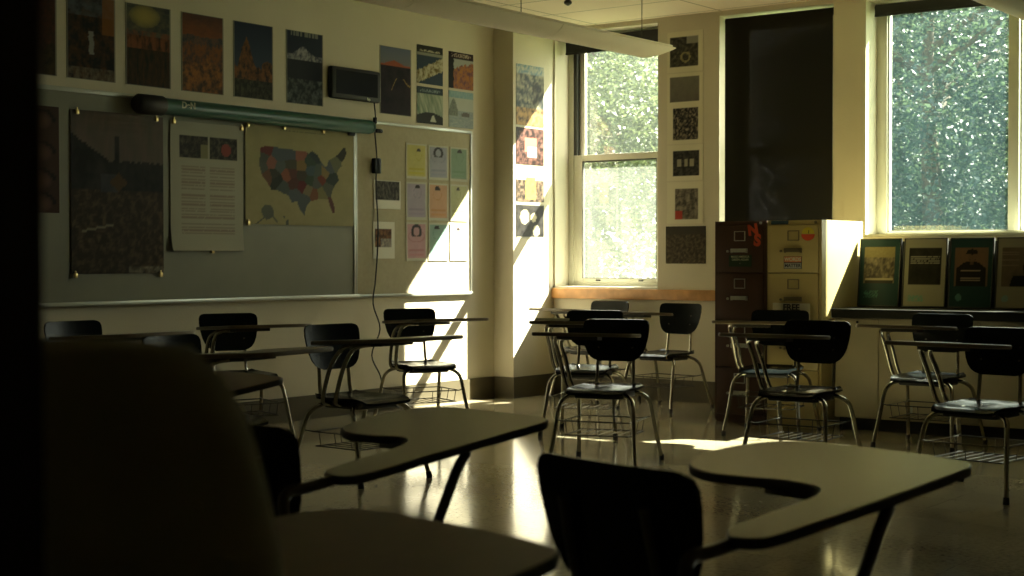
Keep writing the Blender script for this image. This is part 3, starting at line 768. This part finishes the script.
# ------------------------------------------------------------------ counter unit
r = empty('counter_unit', (-2.4, 10.45, 0)); tag(r, 'long beige wall unit with thin dark top under the right-hand window', 'counter')
def Q(mb, n, m): mb.v = [tuple(Vector(v)-r.location) for v in mb.v]; return mb.build(n, m, r)
x0, x1 = -4.575, -.2
Q(MB().box(x0+.03, x1, 9.96, YW-.02, 0, .085), 'toe_kick', 'black_matte')
Q(MB().box(x0+.012, x1, 9.915, YW-.02, .085, .785, .003), 'unit_case', 'unit_beige')
Q(MB().box(x0, x1, 9.885, YW-.014, .785, .848, .004), 'unit_top', 'counter_dark')
Q(MB().box(x0+.02, x1, 10.50, YW-.02, .848, 1.325, .004), 'rear_riser', 'counter_dark')
Q(MB().box(x0-.004, x0+.0, 9.883, 9.94, .78, .852, .001), 'end_trim', 'alu')
xs = [x0+.015, -4.232, -3.52, -2.8, -2.1, -1.4, -.7, x1-.003]
for a, b in zip(xs, xs[1:]):
    Q(MB().box(a+.004, b-.004, 9.905, 9.915, .095, .775, .002), 'panel', 'unit_beige')
for a in (-3.99, -2.45, -1.05): Q(MB().box(a-.006, a+.006, 9.893, 9.905, .14, .19, .002), 'latch', 'alu')
Q(MB().tube([(-4.388, 9.9045, .757), (-4.388, 9.898, .757)], .009, 10), 'keyhole', 'black_matte')

# four framed posters leaning on the counter
def quote_poster(fn, xa, xb, lab):
    yb, yt, zb, zt = 10.37, 10.43, .853, 1.345
    Lh = math.hypot(yt-yb, zt-zb)
    r = empty('framed_poster', ((xa+xb)/2, yb, zb)); r.rotation_euler = (-math.atan2(yt-yb, zt-zb), 0, 0)
    tag(r, lab, 'poster', 'posters leaning on the counter under the window')
    o = panel('print_sheet', xb-xa-.012, Lh-.012, 46, 64, fn, thick=.002, mt='print_gloss', parent=r); o.location = (0, -.004, Lh/2)
    w = (xb-xa)/2; f = MB(); f.box(-w-.004, w+.004, -.004, .012, -.003, Lh, .003)
    f.build('backing_board', 'edge_dark', r)
    f = MB(); f.box(-w-.004, -w+.004, -.009, -.003, 0, Lh, .001); f.box(w-.004, w+.004, -.009, -.003, 0, Lh, .001); f.box(-w+.004, w-.004, -.009, -.003, Lh-.008, Lh, .001); f.box(-w+.004, w-.004, -.009, -.003, 0, .008, .001)
    f.build('edge_frame', 'edge_dark', r)
TEAL = (.018, .044, .042)
def q1(u, v):
    if .34 < v < .88 and .1 < u < .88:
        if v > .72: return mixc((.22, .185, .075), (.18, .145, .06), .5+nz(u*20, v*30))
        if v < .42 and abs(u-.5) < .36: return (.36, .30, .18) if v > .385 else (.035, .03, .018)
        return mixc((.045, .035, .022), (.23, .19, .11), .35+nz(u*9, v*8, 4)*1.3)
    if .12 < v < .22 and .12 < u < .5 and nz(u*40, v*50) > 0: return (.05, .15, .12)
    return TEAL
def q2(u, v):
    if .32 < v < .86 and .1 < u < .9:
        if .64 < v < .74 and .15 < u < .85 and (v*34) % 1 > .5 and nz(u*50, v*12, 3) > -.25: return (.26, .25, .20)
        return mixc((.014, .013, .010), (.03, .028, .02), .5+nz(u*5, v*5, 1))
    if .07 < v < .16 and .1 < u < .5 and nz(u*34, v*50) > -.1: return (.14, .26, .20)
    return (.25, .235, .17)
def q3(u, v):
    if .30 < v < .86 and .1 < u < .9:
        c = mixc((.16, .095, .055), (.125, .08, .05), .5+nz(u*4, v*4, 1))
        sh = .10+.26*min(1, max(0, (.66-v)/.10))**.6
        if v < .66 and abs(u-.5) < sh: c = (.016, .014, .012)
        if .62 < v < .70 and abs(u-.51) < .05: c = (.09, .055, .035)
        if ((u-.52)/.095)**2+((v-.735)/.075)**2 < 1: c = (.13, .08, .05) if v > .70 or abs(u-.52) < .05 else (.03, .02, .015)
        if ((u-.51)/.125)**2+((v-.805)/.04)**2 < 1 or (.775 < v < .79 and .36 < u < .64): c = (.018, .015, .012)
        if v < .56 and .25 < u < .72 and (v*30) % 1 > .6 and v > .38: c = (.28, .22, .16)
        return c
    if ((u-.22)/.08)**2+((v-.14)/.05)**2 < 1: return (.08, .17, .15)
    return TEAL
def q4(u, v):
    if .30 < v < .86 and .1 < u < .95:
        c = mixc((.13, .10, .07), (.09, .07, .05), .5+nz(u*3, v*3, 5))
        if ((u-.78)/.2)**2+((v-.58)/.14)**2 < 1: c = (.03, .02, .015)
        if v < .46 and u > .3+.5*max(0, v-.34): c = (.012, .012, .012)
        if .55 < v < .8 and u < .5 and (v*26) % 1 > .7: c = (.17, .13, .1)
        return c
    if ((u-.2)/.08)**2+((v-.13)/.05)**2 < 1: return (.17, .26, .26)
    return (.22, .205, .15)
K = 10.40/11.05
quote_poster(q1, -4.878*K, -4.55*K, 'teal-bordered poster with a tan photo, leaning beside the cabinets at the counter end')
quote_poster(q2, -4.518*K, -4.187*K, 'cream-bordered poster with a black square of small white text, second on the counter')
quote_poster(q3, -4.158*K, -3.833*K, 'teal-bordered poster showing a figure in black clothing and cap, third on the counter')
quote_poster(q4, -3.805*K, -3.47*K, 'cream-bordered poster with a dark portrait, rightmost on the counter at the photo edge')

# ------------------------------------------------------------------ pendant lights
def pendant(x, y0, y1, lab, wires):
    r = empty('pendant_light', (x, (y0+y1)/2, 2.66)); tag(r, lab, 'ceiling lamp', 'linear pendant lights')
    L = y1-y0; joints = [-L/2]
    while joints[-1]+1.27 < L/2-.4: joints.append(joints[-1]+1.27)
    joints = [L/2-1.37*k for k in range(int(L/1.37)+1)]; joints = sorted(joints)
    if joints[0] > -L/2+.05: joints = [-L/2]+joints
    prof = [(-.145, .0), (-.125, -.026), (-.085, -.052), (-.04, -.067), (0, -.072), (.04, -.067), (.085, -.052), (.125, -.026), (.145, .0)]
    for k, (a, b) in enumerate(zip(joints, joints[1:])):
        last = k == len(joints)-2; m = MB(); vs = []; n = len(prof)
        for yy in (a+.003, b-.003):
            for (px, pz) in prof: vs.append((px, yy-(.16*(-pz/.072) if (last and yy > a+.1) else 0), pz))
        for yy in (a+.003, b-.003):
            for (px, pz) in prof: vs.append((px*.96, yy-(.16*(-pz/.072) if (last and yy > a+.1) else 0), pz+.006))
        fs = []
        for i in range(n-1):
            fs.append((i, i+1, n+i+1, n+i)); fs.append((2*n+i, 3*n+i, 3*n+i+1, 2*n+i+1))
        for o1, o2 in ((0, 2*n), (n, 3*n)):
            for i in range(n-1): fs.append((o1+i, o2+i, o2+i+1, o1+i+1))
        fs.append((0, n, 3*n, 2*n)); fs.append((n-1, 3*n-1, 4*n-1, 2*n-1) if False else (n-1, 2*n-1, 4*n-1, 3*n-1))
        m.add(vs, fs, True); m.build('diffuser', 'lamp_shell', r)
    MB().box(-.135, .135, -L/2+.02, L/2-.03, .0, .02, .004).build('housing', 'lamp_shell', r)
    e = MB(); e.add([(p[0], L/2-.16*(-p[1]/.072)-.002, p[1]) for p in prof], [tuple(range(len(prof)))]); e.add([(p[0], L/2-.16*(-p[1]/.072)+.002, p[1]+.001) for p in prof], [tuple(range(len(prof)))[::-1]])
    e.build('end_cap', 'lamp_shell', r)
    for wy in wires:
        wy -= (y0+y1)/2
        MB().tube([(0, wy, .02), (0, wy, H-2.66)], .003, 6).build('suspension_wire', 'wire', r)
        MB().tube([(0, wy, H-2.66-.012), (0, wy, H-2.66)], [.03, .03], 12).build('canopy_plate', 'lamp_shell', r)
pendant(-5.53, 3.5, 9.12, 'long cream linear pendant light ending near the pier photos, left of two', [8.9, 7.5, 5.6, 4.0])
pendant(-2.86, 3.5, 9.12, 'cream linear pendant light cut off at the upper right corner of the photo', [8.9, 7.5, 5.6, 4.0])
r = empty('sprinkler', (-6.464, 9.358, H)); tag(r, 'small dark sprinkler head hanging from the ceiling', 'sprinkler')
MB().tube([(0, 0, 0), (0, 0, -.10)], .012, 10).build('pipe', 'plate', r)
MB().tube([(0, 0, -.10), (0, 0, -.115), (0, 0, -.13), (0, 0, -.145)], [.012, .03, .03, .008], 12).build('head', 'plate', r)

# ------------------------------------------------------------------ student desks
XR, YT = .276, -.196
tab = [(-.002, .12), (-.004, .32), (-.002, .52), (0, .655), (-.010, .70), (-.035, .722), (-.10, .734), (-.2, .741), (-.36, .746), (-.46, .742), (-.525, .715), (-.57, .66), (-.59, .58), (-.582, .50), (-.545, .435), (-.49, .40), (-.42, .388), (-.33, .40), (-.26, .412), (-.205, .402), (-.168, .37), (-.15, .32), (-.142, .24), (-.138, .16), (-.128, .10), (-.105, .068), (-.065, .055), (-.022, .066)]
def smooth_outline(P, sub=3):
    n = len(P); V = [Vector((a, b, 0)) for a, b in P]; out = []
    for i in range(n):
        p0, p1, p2, p3 = V[i-1], V[i], V[(i+1) % n], V[(i+2) % n]
        for k in range(sub):
            t = k/sub; out.append(.5*((2*p1)+(p2-p0)*t+(2*p0-5*p1+4*p2-p3)*t*t+(3*p1-p0-3*p2+p3)*t**3))
    return [(p.x, p.y) for p in out]
def inset(P, d):
    n = len(P); out = []
    for i in range(n):
        a = Vector(P[i-1]); b = Vector(P[(i+1) % n]); t = (b-a).normalized(); nn = Vector((-t.y, t.x)); out.append((P[i][0]+nn.x*d, P[i][1]+nn.y*d))
    return out
def make_desk(tabm, edgem, tubem, loop=True, tilt=3.0, zt=.745, wide=1.):
    TI = math.tan(math.radians(tilt))
    tz = lambda x, y: zt+(y-YT)*TI
    TB = tab if (loop or wide < 1) else [(x+.022 if (-.26 < x < -.10 and y < .5) else (x-.022*(y-.4)/.3 if (x > -.12 and y > .5) else x), y-.022 if y < .13 else y) for x, y in tab]
    OUT = [(x*(1 if x > -.2 else 1-(1-wide)*min(1, (-.2-x)/.1))+XR, y+YT) for x, y in smooth_outline(TB)]
    dz = tz(0, .26)-.761                    # supports follow the tablet height
    r = empty('student_desk')
    # seat
    def seat(u, v):
        y = -.205+.41*v
        prof = min(1, .80+.9*min(v, .22)) if v < .22 else 1.
        hw = .195*(1-.55*max(0, .10-v)**.9*2.2)*(1-.35*max(0, v-.90)*2.2)
        hw *= .93+.07*math.sin(PI*min(1, v*1.3))
        x = (u*2-1)*hw
        z = .450-.016*math.exp(-((abs(x)-.085)/.07)**2)*math.exp(-((v-.42)/.28)**2)-.020*max(0, (v-.82)/.18)**2+.012*max(0, (.15-v)/.15)**2+.006*(abs(u*2-1)**6)
        return Vector((x, y, z))
    s = MB(); s.shell(seat, 16, 18, Vector((0, 0, -.013))); s.build('seat', 'black_plastic', r)
    rows = [(0, .095), (.04, .128), (.10, .152), (.2, .172), (.35, .188), (.55, .199), (.75, .205), (.88, .204), (.95, .196), (.985, .182), (1, .165)]
    def back(u, v):
        k = v*(len(rows)-1); i = min(int(k), len(rows)-2); t = k-i
        vv = rows[i][0]*(1-t)+rows[i+1][0]*t; hw = rows[i][1]*(1-t)+rows[i+1][1]*t
        x = (u*2-1)*hw
        z = .592+.246*vv
        y = -.205-.050*vv+.42*x*x*1.0+.010*(vv-.5)**2*4*.5
        return Vector((x, y, z))
    s = MB(); s.shell(back, 18, 20, Vector((0, -.012, .002))); bk = s.build('backrest', 'black_plastic', r)
    rv = MB()
    for sx in (-1, 1):
        for zz in (.67, .74): rv.tube([(sx*.105, -.213-.05*(zz-.592)/.246+.005, zz), (sx*.105, -.207-.05*(zz-.592)/.246+.008, zz)], .007, 8)
    rv.build('rivets', 'chrome_dark', bk)
    # frame
    f = MB()
    for sx in (-1, 1): f.tube([(sx*.135, -.155, .425), (sx*.135, .135, .420)], .011, 8)
    f.tube([(-.13, .10, .416), (.13, .10, .416)], .0125, 8); f.tube([(-.13, -.12, .418), (.13, -.12, .418)], .0125, 8)
    f.build('seat_frame', tubem, r)
    MB().box(-.150, .150, -.14, .125, .392, .431, .012).build('seat_pan', 'black_matte', r)
    for sx in (-1, 1):
        for (ya, yb, yc) in ((.10, .17, .257), (-.12, -.20, -.308)):
            p = [(sx*.11, ya, .416), (sx*.165, ya+(yb-ya)*.15, .413), (sx*.205, yb-(yb-ya)*.45, .388), (sx*.222, yb, .34), (sx*.238, yb+(yc-yb)*.45, .19), (sx*.260, yc, .022)]
            lg = MB().tube(p, .0125, 10, sub=5).build('leg', tubem, r)
            MB().tube([(sx*.2595, yc-.002, .034), (sx*.2605, yc+.001, .012), (sx*.2608, yc+.002, 0)], [.0155, .0165, .0165], 10).build('foot_cap', 'rubber_foot', lg)
        p = [(sx*.115, -.02, .428), (sx*.115, -.15, .428), (sx*.115, -.195, .445), (sx*.113, -.212, .50), (sx*.11, -.222, .60), (sx*.107, -.247, .70), (sx*.105, -.262, .77)]
        MB().tube(p, .0105, 8, sub=5).build('back_post', tubem, r)
    # tablet supports
    if loop:
        pa = [(.10, .0, .418), (.19, .01, .423), (.225, .035, .46), (.240, .10, .60), (.243, .165, .69), (.225, .215, .722), (.16, .25, .730), (-.02, .265, .734)]
        pb = [(.10, -.09, .418), (.19, -.085, .423), (.225, -.065, .46), (.240, .0, .60), (.243, .06, .675), (.228, .10, .707), (.19, .15, .722), (.12, .22, .729)]
    else:
        pa = [(.10, .05, .418), (.19, .075, .423), (.228, .10, .47), (.240, .16, .60), (.243, .215, .70), (.225, .26, .728), (.17, .275, .735), (-.02, .285, .738)]
        pb = [(.10, -.08, .418), (.185, -.115, .423), (.222, -.17, .46), (.232, -.25, .56), (.226, -.285, .655), (.212, -.262, .692), (.205, -.19, .697), (.205, .10, .728)]
    for p in (pa, pb): p[:] = [(q[0], q[1], q[2]+(dz+.012)*max(0, (q[2]-.42)/.31)) for q in p]
    for p in (pa, pb): MB().tube(p, .0125, 10, sub=5).build('tablet_support', tubem, r)
    MB().prism([(-.06, .24), (.18, .24), (.18, .33), (-.06, .33)], lambda x, y: tz(x, y)-.030, lambda x, y: tz(x, y)-.0112).build('mounting_plate', 'plate', r)
    # tablet: laminate top with a darker band round the edge
    t = MB()
    P1 = inset(OUT, .0035); n = len(OUT)
    t.prism(P1, lambda x, y: tz(x, y)-.010, lambda x, y: tz(x, y)+.0105)
    to = t.build('tablet_top', tabm, r)
    e = MB(); prof = [(.006, -.0105), (0, -.008), (-.001, 0), (0, .008), (.006, .0105)]
    rings = [[(x, y, tz(x, y)+dz) for x, y in inset(OUT, di)] for di, dz in prof]
    vs = [p for rg in rings for p in rg]; fs = []
    for k in range(len(prof)-1):
        for i in range(n): j = (i+1) % n; fs.append((k*n+i, k*n+j, (k+1)*n+j, (k+1)*n+i))
    k = len(prof)-1
    for i in range(n): j = (i+1) % n; fs.append((k*n+i, k*n+j, j, i))
    e.add(vs, fs, True); e.build('edge_band', edgem, to)
    # wire book basket
    b = MB(); wr = .0028
    X0, X1, Y0, Y1, ZA, ZB = -.205, .205, -.17, .17, .265, .185
    b.tube([(X0, Y0, ZA), (X1, Y0, ZA), (X1, Y1, ZA), (X0, Y1, ZA), (X0, Y0, ZA)], .0045, 6, smooth=False)
    b.tube([(X0+.015, Y0+.01, ZB), (X1-.015, Y0+.01, ZB), (X1-.015, Y1-.01, ZB), (X0+.015, Y1-.01, ZB), (X0+.015, Y0+.01, ZB)], .004, 6, smooth=False)
    for k in range(7):
        x = X0+.03+(X1-X0-.06)*k/6; b.tube([(x, Y0+.01, ZB), (x, Y1-.01, ZB)], wr, 5, smooth=False)
    for sx in (-1, 1):
        for yy in (-.12, 0, .12): b.tube([(sx*.205, yy, ZA), (sx*.190, yy, ZB)], wr, 5)
    for sy in (-1, 1): b.tube([(0, sy*.17, ZA), (0, sy*.16, ZB)], wr, 5)
    for sx in (-1, 1):
        for sy in (-1, 1): b.tube([(sx*.205, sy*.17, ZA), (sx*.228, sy*(.205 if sy > 0 else .242), ZA+.01)], .004, 5)
    b.build('book_basket', 'chrome_dark', r)
    return r
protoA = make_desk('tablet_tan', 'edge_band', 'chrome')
desks = [
 ('B1', -4.844, 7.387, 196, 'student desk in the centre of the room with sunlit floor patch behind its legs'),
 ('B2', -5.810, 8.638, 200, 'student desk directly behind the central desk, papers on its tablet'),
 ('C1', -7.120, 10.67, 174.1, 'farthest student desk under the hazy window, its backrest barely showing'),
 ('C2', -6.260, 10.40, 174.6, 'student desk beside the brown file cabinet, right one of two at the window wall'),
 ('D1', -6.998, 8.300, -115.6, 'student desk by the left wall standing in front of the sunlit wall patch'),
 ('D2', -5.597, 6.121, -93.0, 'student desk at centre left with dark frame and wire basket, behind the olive tablet'),
 ('D3', -7.333, 6.863, -111.2, 'student desk against the left wall below the text sheet on the whiteboard'),
 ('D4', -5.364, 4.826, -81, 'student desk on the left whose seat edge gleams behind the brown tablet'),
 ('D5', -7.133, 5.572, -88.1, 'student desk at the far left with only its backrest showing under the whiteboard'),
 ('E1', -3.840, 7.892, 182.1, 'student desk in front of the tan cabinet, nearer one of the pair there'),
 ('E2', -4.784, 9.377, 192, 'student desk with bright sunlit frame right in front of the file cabinets'),
 ('E3', -2.702, 7.617, 173.5, 'student desk at the right edge of the photo, glossy seat in full view'),
 ('E4', -3.650, 9.33, 179.4, 'student desk close to the beige counter below the leaning posters, right side'),
]
for i, (k, x, y, a, lab) in enumerate(desks):
    o = protoA if i == 0 else copy_tree(protoA)
    o.location = (x, y, 0); o.rotation_euler = (0, 0, math.radians(a))
    tag(o, lab, 'desk', 'student desks with attached chairs')
near = [('fg1', -2.478, 2.564, -6.3, 'tablet_olive', 'student desk in the middle foreground, olive tablet with curved notch pointing left'),
        ('fg2', -1.411, 2.494, -13.5, 'tablet_olive', 'nearest full student desk at lower right, big black backrest and shiny olive tablet'),
        ('F', -3.921, 3.102, -4.6, 'tablet_brown', 'student desk with a brown tablet poking out behind the dark draped cloth at left'),
        ('fg3', -1.478, 1.203, -7.5, 'tablet_brown', 'student desk whose dark brown tablet fills the bottom edge left of centre')]
pr = {}
for k, x, y, a, tm, lab in near:
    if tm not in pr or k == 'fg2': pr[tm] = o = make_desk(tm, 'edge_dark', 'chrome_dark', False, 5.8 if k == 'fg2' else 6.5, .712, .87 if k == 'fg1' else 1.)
    else: o = copy_tree(pr[tm])
    o.location = (x, y, 0); o.rotation_euler = (0, 0, math.radians(a))
    tag(o, lab, 'desk', 'student desks with attached chairs')

# papers on the desk behind the central one
def on_tab(name, lx, ly, w, h, t, rot, x, y, a, m, lab, cat):
    a = math.radians(a)
    wx = x+lx*math.cos(a)-ly*math.sin(a); wy = y+lx*math.sin(a)+ly*math.cos(a)
    mb = MB(); mb.box(-w/2, w/2, -h/2, h/2, 0, t, .001)
    o = mb.build(name, m); o.location = (wx, wy, (.745+(ly+.196)*math.tan(math.radians(3.0)))+.0125+.002)
    o.rotation_mode = 'XYZ'
    o.matrix_world = Matrix.Translation(o.location) @ Matrix.Rotation(a, 4, 'Z') @ Matrix.Rotation(math.radians(3.0), 4, 'X') @ Matrix.Rotation(rot, 4, 'Z')
    tag(o, lab, cat)
on_tab('paper_stack', .14, .40, .22, .28, .014, .3, -5.810, 8.638, 200, 'paper', 'white paper stack on the desk tablet behind the central desk', 'paper')

# ------------------------------------------------------------------ foreground: draped stand and open door
r = empty('draped_stand', (-1.078, .80, 0), math.radians(36.8)); tag(r, 'large dark olive cloth draped over a narrow stand, very blurred at lower left', 'draped stand')
prof = [(0, 1.132), (.06, 1.131), (.11, 1.124), (.138, 1.10), (.158, 1.06), (.172, 1.01), (.184, .95), (.193, .87), (.200, .75), (.204, .55), (.206, .30), (.208, .10), (.208, .03)]
n = 48; vs = []; fs = []
for k, (rr, z) in enumerate(prof):
    for i in range(n):
        a = 2*PI*i/n; fold = 1+.035*min(1, (1.136-z)*1.6)*math.sin(a*9+z*1.3)+.03*min(1, 1.136-z)*math.sin(a*4+2)
        ex = 1.0; c, s_ = math.cos(a), math.sin(a)
        vs.append((rr*fold*math.copysign(abs(c)**.85, c), rr*.6*fold*math.copysign(abs(s_)**.85, s_), z))
for k in range(len(prof)-1):
    for i in range(n): j = (i+1) % n; fs.append((k*n+i, k*n+j, (k+1)*n+j, (k+1)*n+i))
MB().add(vs, fs, True).build('drape_cloth', 'olive_cloth', r)
m = MB(); m.tube([(0, 0, .02), (0, 0, 1.125)], .018, 10); m.box(-.10, .10, -.085, .085, 0, .025, .006); m.box(-.075, .075, -.06, .06, 1.08, 1.10, .005)
m.build('stand_pole', 'black_matte', r)

d = empty('door_1', (-1.0, -.2, 0)); struct(d)
v = Vector((-.878, .64, 0))-Vector((-1.0, -.2, 0)); ang = math.atan2(v.y, v.x); d.rotation_euler = (0, 0, ang)
dl = v.length
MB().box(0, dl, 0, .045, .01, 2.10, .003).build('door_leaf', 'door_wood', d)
m = MB(); m.tube([(dl-.07, -.0, 1.0), (dl-.07, -.05, 1.0), (dl-.19, -.05, 1.0)], .01, 8); m.build('door_handle', 'plate', d)
f = MB(); f.box(-1.03, -1.0, -.36, -.205, 0, 2.17, .002); f.box(.35, .38, -.36, -.205, 0, 2.17, .002); f.box(-1.0, .35, -.36, -.205, 2.14, 2.17, .002)
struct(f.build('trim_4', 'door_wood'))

# ------------------------------------------------------------------ outside
tag(MB().box(-60, 40, YO+.02, 70, -.25, -.15).build('ground', 'lawn'), kind='structure')
def tree(x, y, h, rad, lm, nl, ls, seed, lab, zc=None, rz=None):
    rnd = random.Random(seed)
    r = empty('leafy_tree', (x, y, -.15)); tag(r, lab, 'tree', 'leafy trees outside the windows')
    zc = zc or h*.55; rz = rz or h*.47
    m = MB(); m.tube([(0, 0, 0), (.05, .03, h*.3), (-.05, .05, h*.6), (.05, 0, h*.9)], [.16, .14, .09, .03], 9, sub=0)
    for k in range(11):
        a = rnd.uniform(0, 2*PI); z0 = rnd.uniform(h*.2, h*.75); L = rad*rnd.uniform(.5, .9)
        m.tube([(0, 0, z0), (math.cos(a)*L*.5, math.sin(a)*L*.5, z0+L*.35), (math.cos(a)*L, math.sin(a)*L, z0+L*.5)], [.055, .04, .012], 6)
    m.build('trunk', 'trunk', r)
    cl = []
    while len(cl) < 340:
        p = Vector((rnd.uniform(-1, 1), rnd.uniform(-1, 1), rnd.uniform(-1, 1)))
        if .35 < p.length < 1: cl.append((Vector((p.x*rad, p.y*rad, zc+p.z*rz)), rnd.uniform(.2, .42)*rad/2.2, rnd.uniform(0, 1)))
    vs = []; fs = []
    per = nl//len(cl)
    for c, s_, _ in cl:
        for k in range(per):
            p = c+Vector((rnd.gauss(0, s_), rnd.gauss(0, s_), rnd.gauss(0, s_*.6)))
            if p.z < .1: continue
            ax = Vector((rnd.gauss(0, 1), rnd.gauss(0, 1), rnd.gauss(0, .5)-.3)).normalized()
            nrm = Vector((rnd.gauss(0, .6), rnd.gauss(0, .6), 1)).normalized()
            sd = ax.cross(nrm).normalized(); L = ls*rnd.uniform(.6, 1.3); w = L*.33
            o = len(vs)
            up = sd.cross(ax)*w*.35
            vs += [p, p+ax*L*.45+sd*w+up, p+ax*L, p+ax*L*.45-sd*w+up]; fs += [(o, o+1, o+2), (o, o+2, o+3)]
    me = bpy.data.meshes.new('foliage'); me.from_pydata([tuple(q) for q in vs], [], fs); me.materials.append(MATS[lm]); me.update()
    o = bpy.data.objects.new('foliage', me); COL.objects.link(o); o.parent = r
tree(-13.3, 19.3, 6.4, 2.4, 'leaf_pale', 40000, .09, 1, 'pale green leafy tree seen through the hazy sash window at left')
tree(-7.6, 19.4, 6.2, 2.3, 'leaf_blue', 44000, .085, 3, 'dense blue-green tree filling the right-hand window')
tree(-3.0, 20.0, 6.4, 2.2, 'leaf_green', 12000, .12, 4, 'leafy tree beyond the mullion at the right photo edge')
tree(-17.8, 26.6, 7.5, 2.8, 'leaf_green', 16000, .2, 5, 'taller darker tree behind the pale one in the left window')
tree(-10.3, 26.6, 7.8, 3.0, 'leaf_blue', 24000, .18, 6, 'dark tree behind the black blind, standing back from the blue-green one')

# ------------------------------------------------------------------ light
w = bpy.data.worlds.new('World'); S.world = w; w.use_nodes = True
t = w.node_tree; bg = t.nodes['Background']
tc = t.nodes.new('ShaderNodeTexCoord'); sp = t.nodes.new('ShaderNodeSeparateXYZ'); rp = t.nodes.new('ShaderNodeValToRGB')
t.links.new(tc.outputs['Generated'], sp.inputs[0]); t.links.new(sp.outputs['Z'], rp.inputs['Fac'])
rp.color_ramp.elements[0].position = 0; rp.color_ramp.elements[0].color = (1, .97, .84, 1)
rp.color_ramp.elements[1].position = .8; rp.color_ramp.elements[1].color = (.92, .95, .86, 1)
t.links.new(rp.outputs['Color'], bg.inputs['Color']); bg.inputs['Strength'].default_value = 1.6
sun = bpy.data.lights.new('sun', 'SUN'); sun.energy = 14; sun.angle = math.radians(.53); sun.color = (1, .95, .82)
so = bpy.data.objects.new('sun', sun); COL.objects.link(so)
so.rotation_euler = Vector((-1, -1.80, -1.88)).to_track_quat('-Z', 'Y').to_euler(); so.location = (0, 16, 12)
for a, b, z0, z1 in ((-7.773, -6.706, .96, 3.2), (-6.115, -5.101, .96, 3.2), (-4.833, -2.5, 1.38, 3.2)):
    pl = bpy.data.lights.new('window_portal', 'AREA'); pl.shape = 'RECTANGLE'; pl.size = b-a; pl.size_y = z1-z0; pl.cycles.is_portal = True
    po = bpy.data.objects.new('window_portal', pl); COL.objects.link(po); po.location = ((a+b)/2, 11.375, (z0+z1)/2); po.rotation_euler = (-PI/2, 0, 0)

# ------------------------------------------------------------------ camera
cd = bpy.data.cameras.new('camera'); co = bpy.data.objects.new('camera', cd); COL.objects.link(co)
yaw, pit, roll = math.radians(36.757), math.radians(-1.098), math.radians(-.067)
dv = Vector((-math.sin(yaw)*math.cos(pit), math.cos(yaw)*math.cos(pit), math.sin(pit)))
rv = dv.cross(Vector((0, 0, 1))).normalized(); uv = rv.cross(dv)
r2 = rv*math.cos(roll)+uv*math.sin(roll); u2 = -rv*math.sin(roll)+uv*math.cos(roll)
M = Matrix((r2, u2, -dv)).transposed().to_4x4(); M.translation = Vector((0, 0, 1.2)); co.matrix_world = M
cd.sensor_width = 36; cd.lens = 1513.5/1024*36; cd.clip_start = .02; cd.clip_end = 300
cd.dof.use_dof = True; cd.dof.focus_distance = 9.0; cd.dof.aperture_fstop = 5.0
S.camera = co
S.view_settings.view_transform = 'Standard'; S.view_settings.look = 'None'; S.view_settings.gamma = 1; S.view_settings.use_curve_mapping = False
S.view_settings.exposure = 2.4
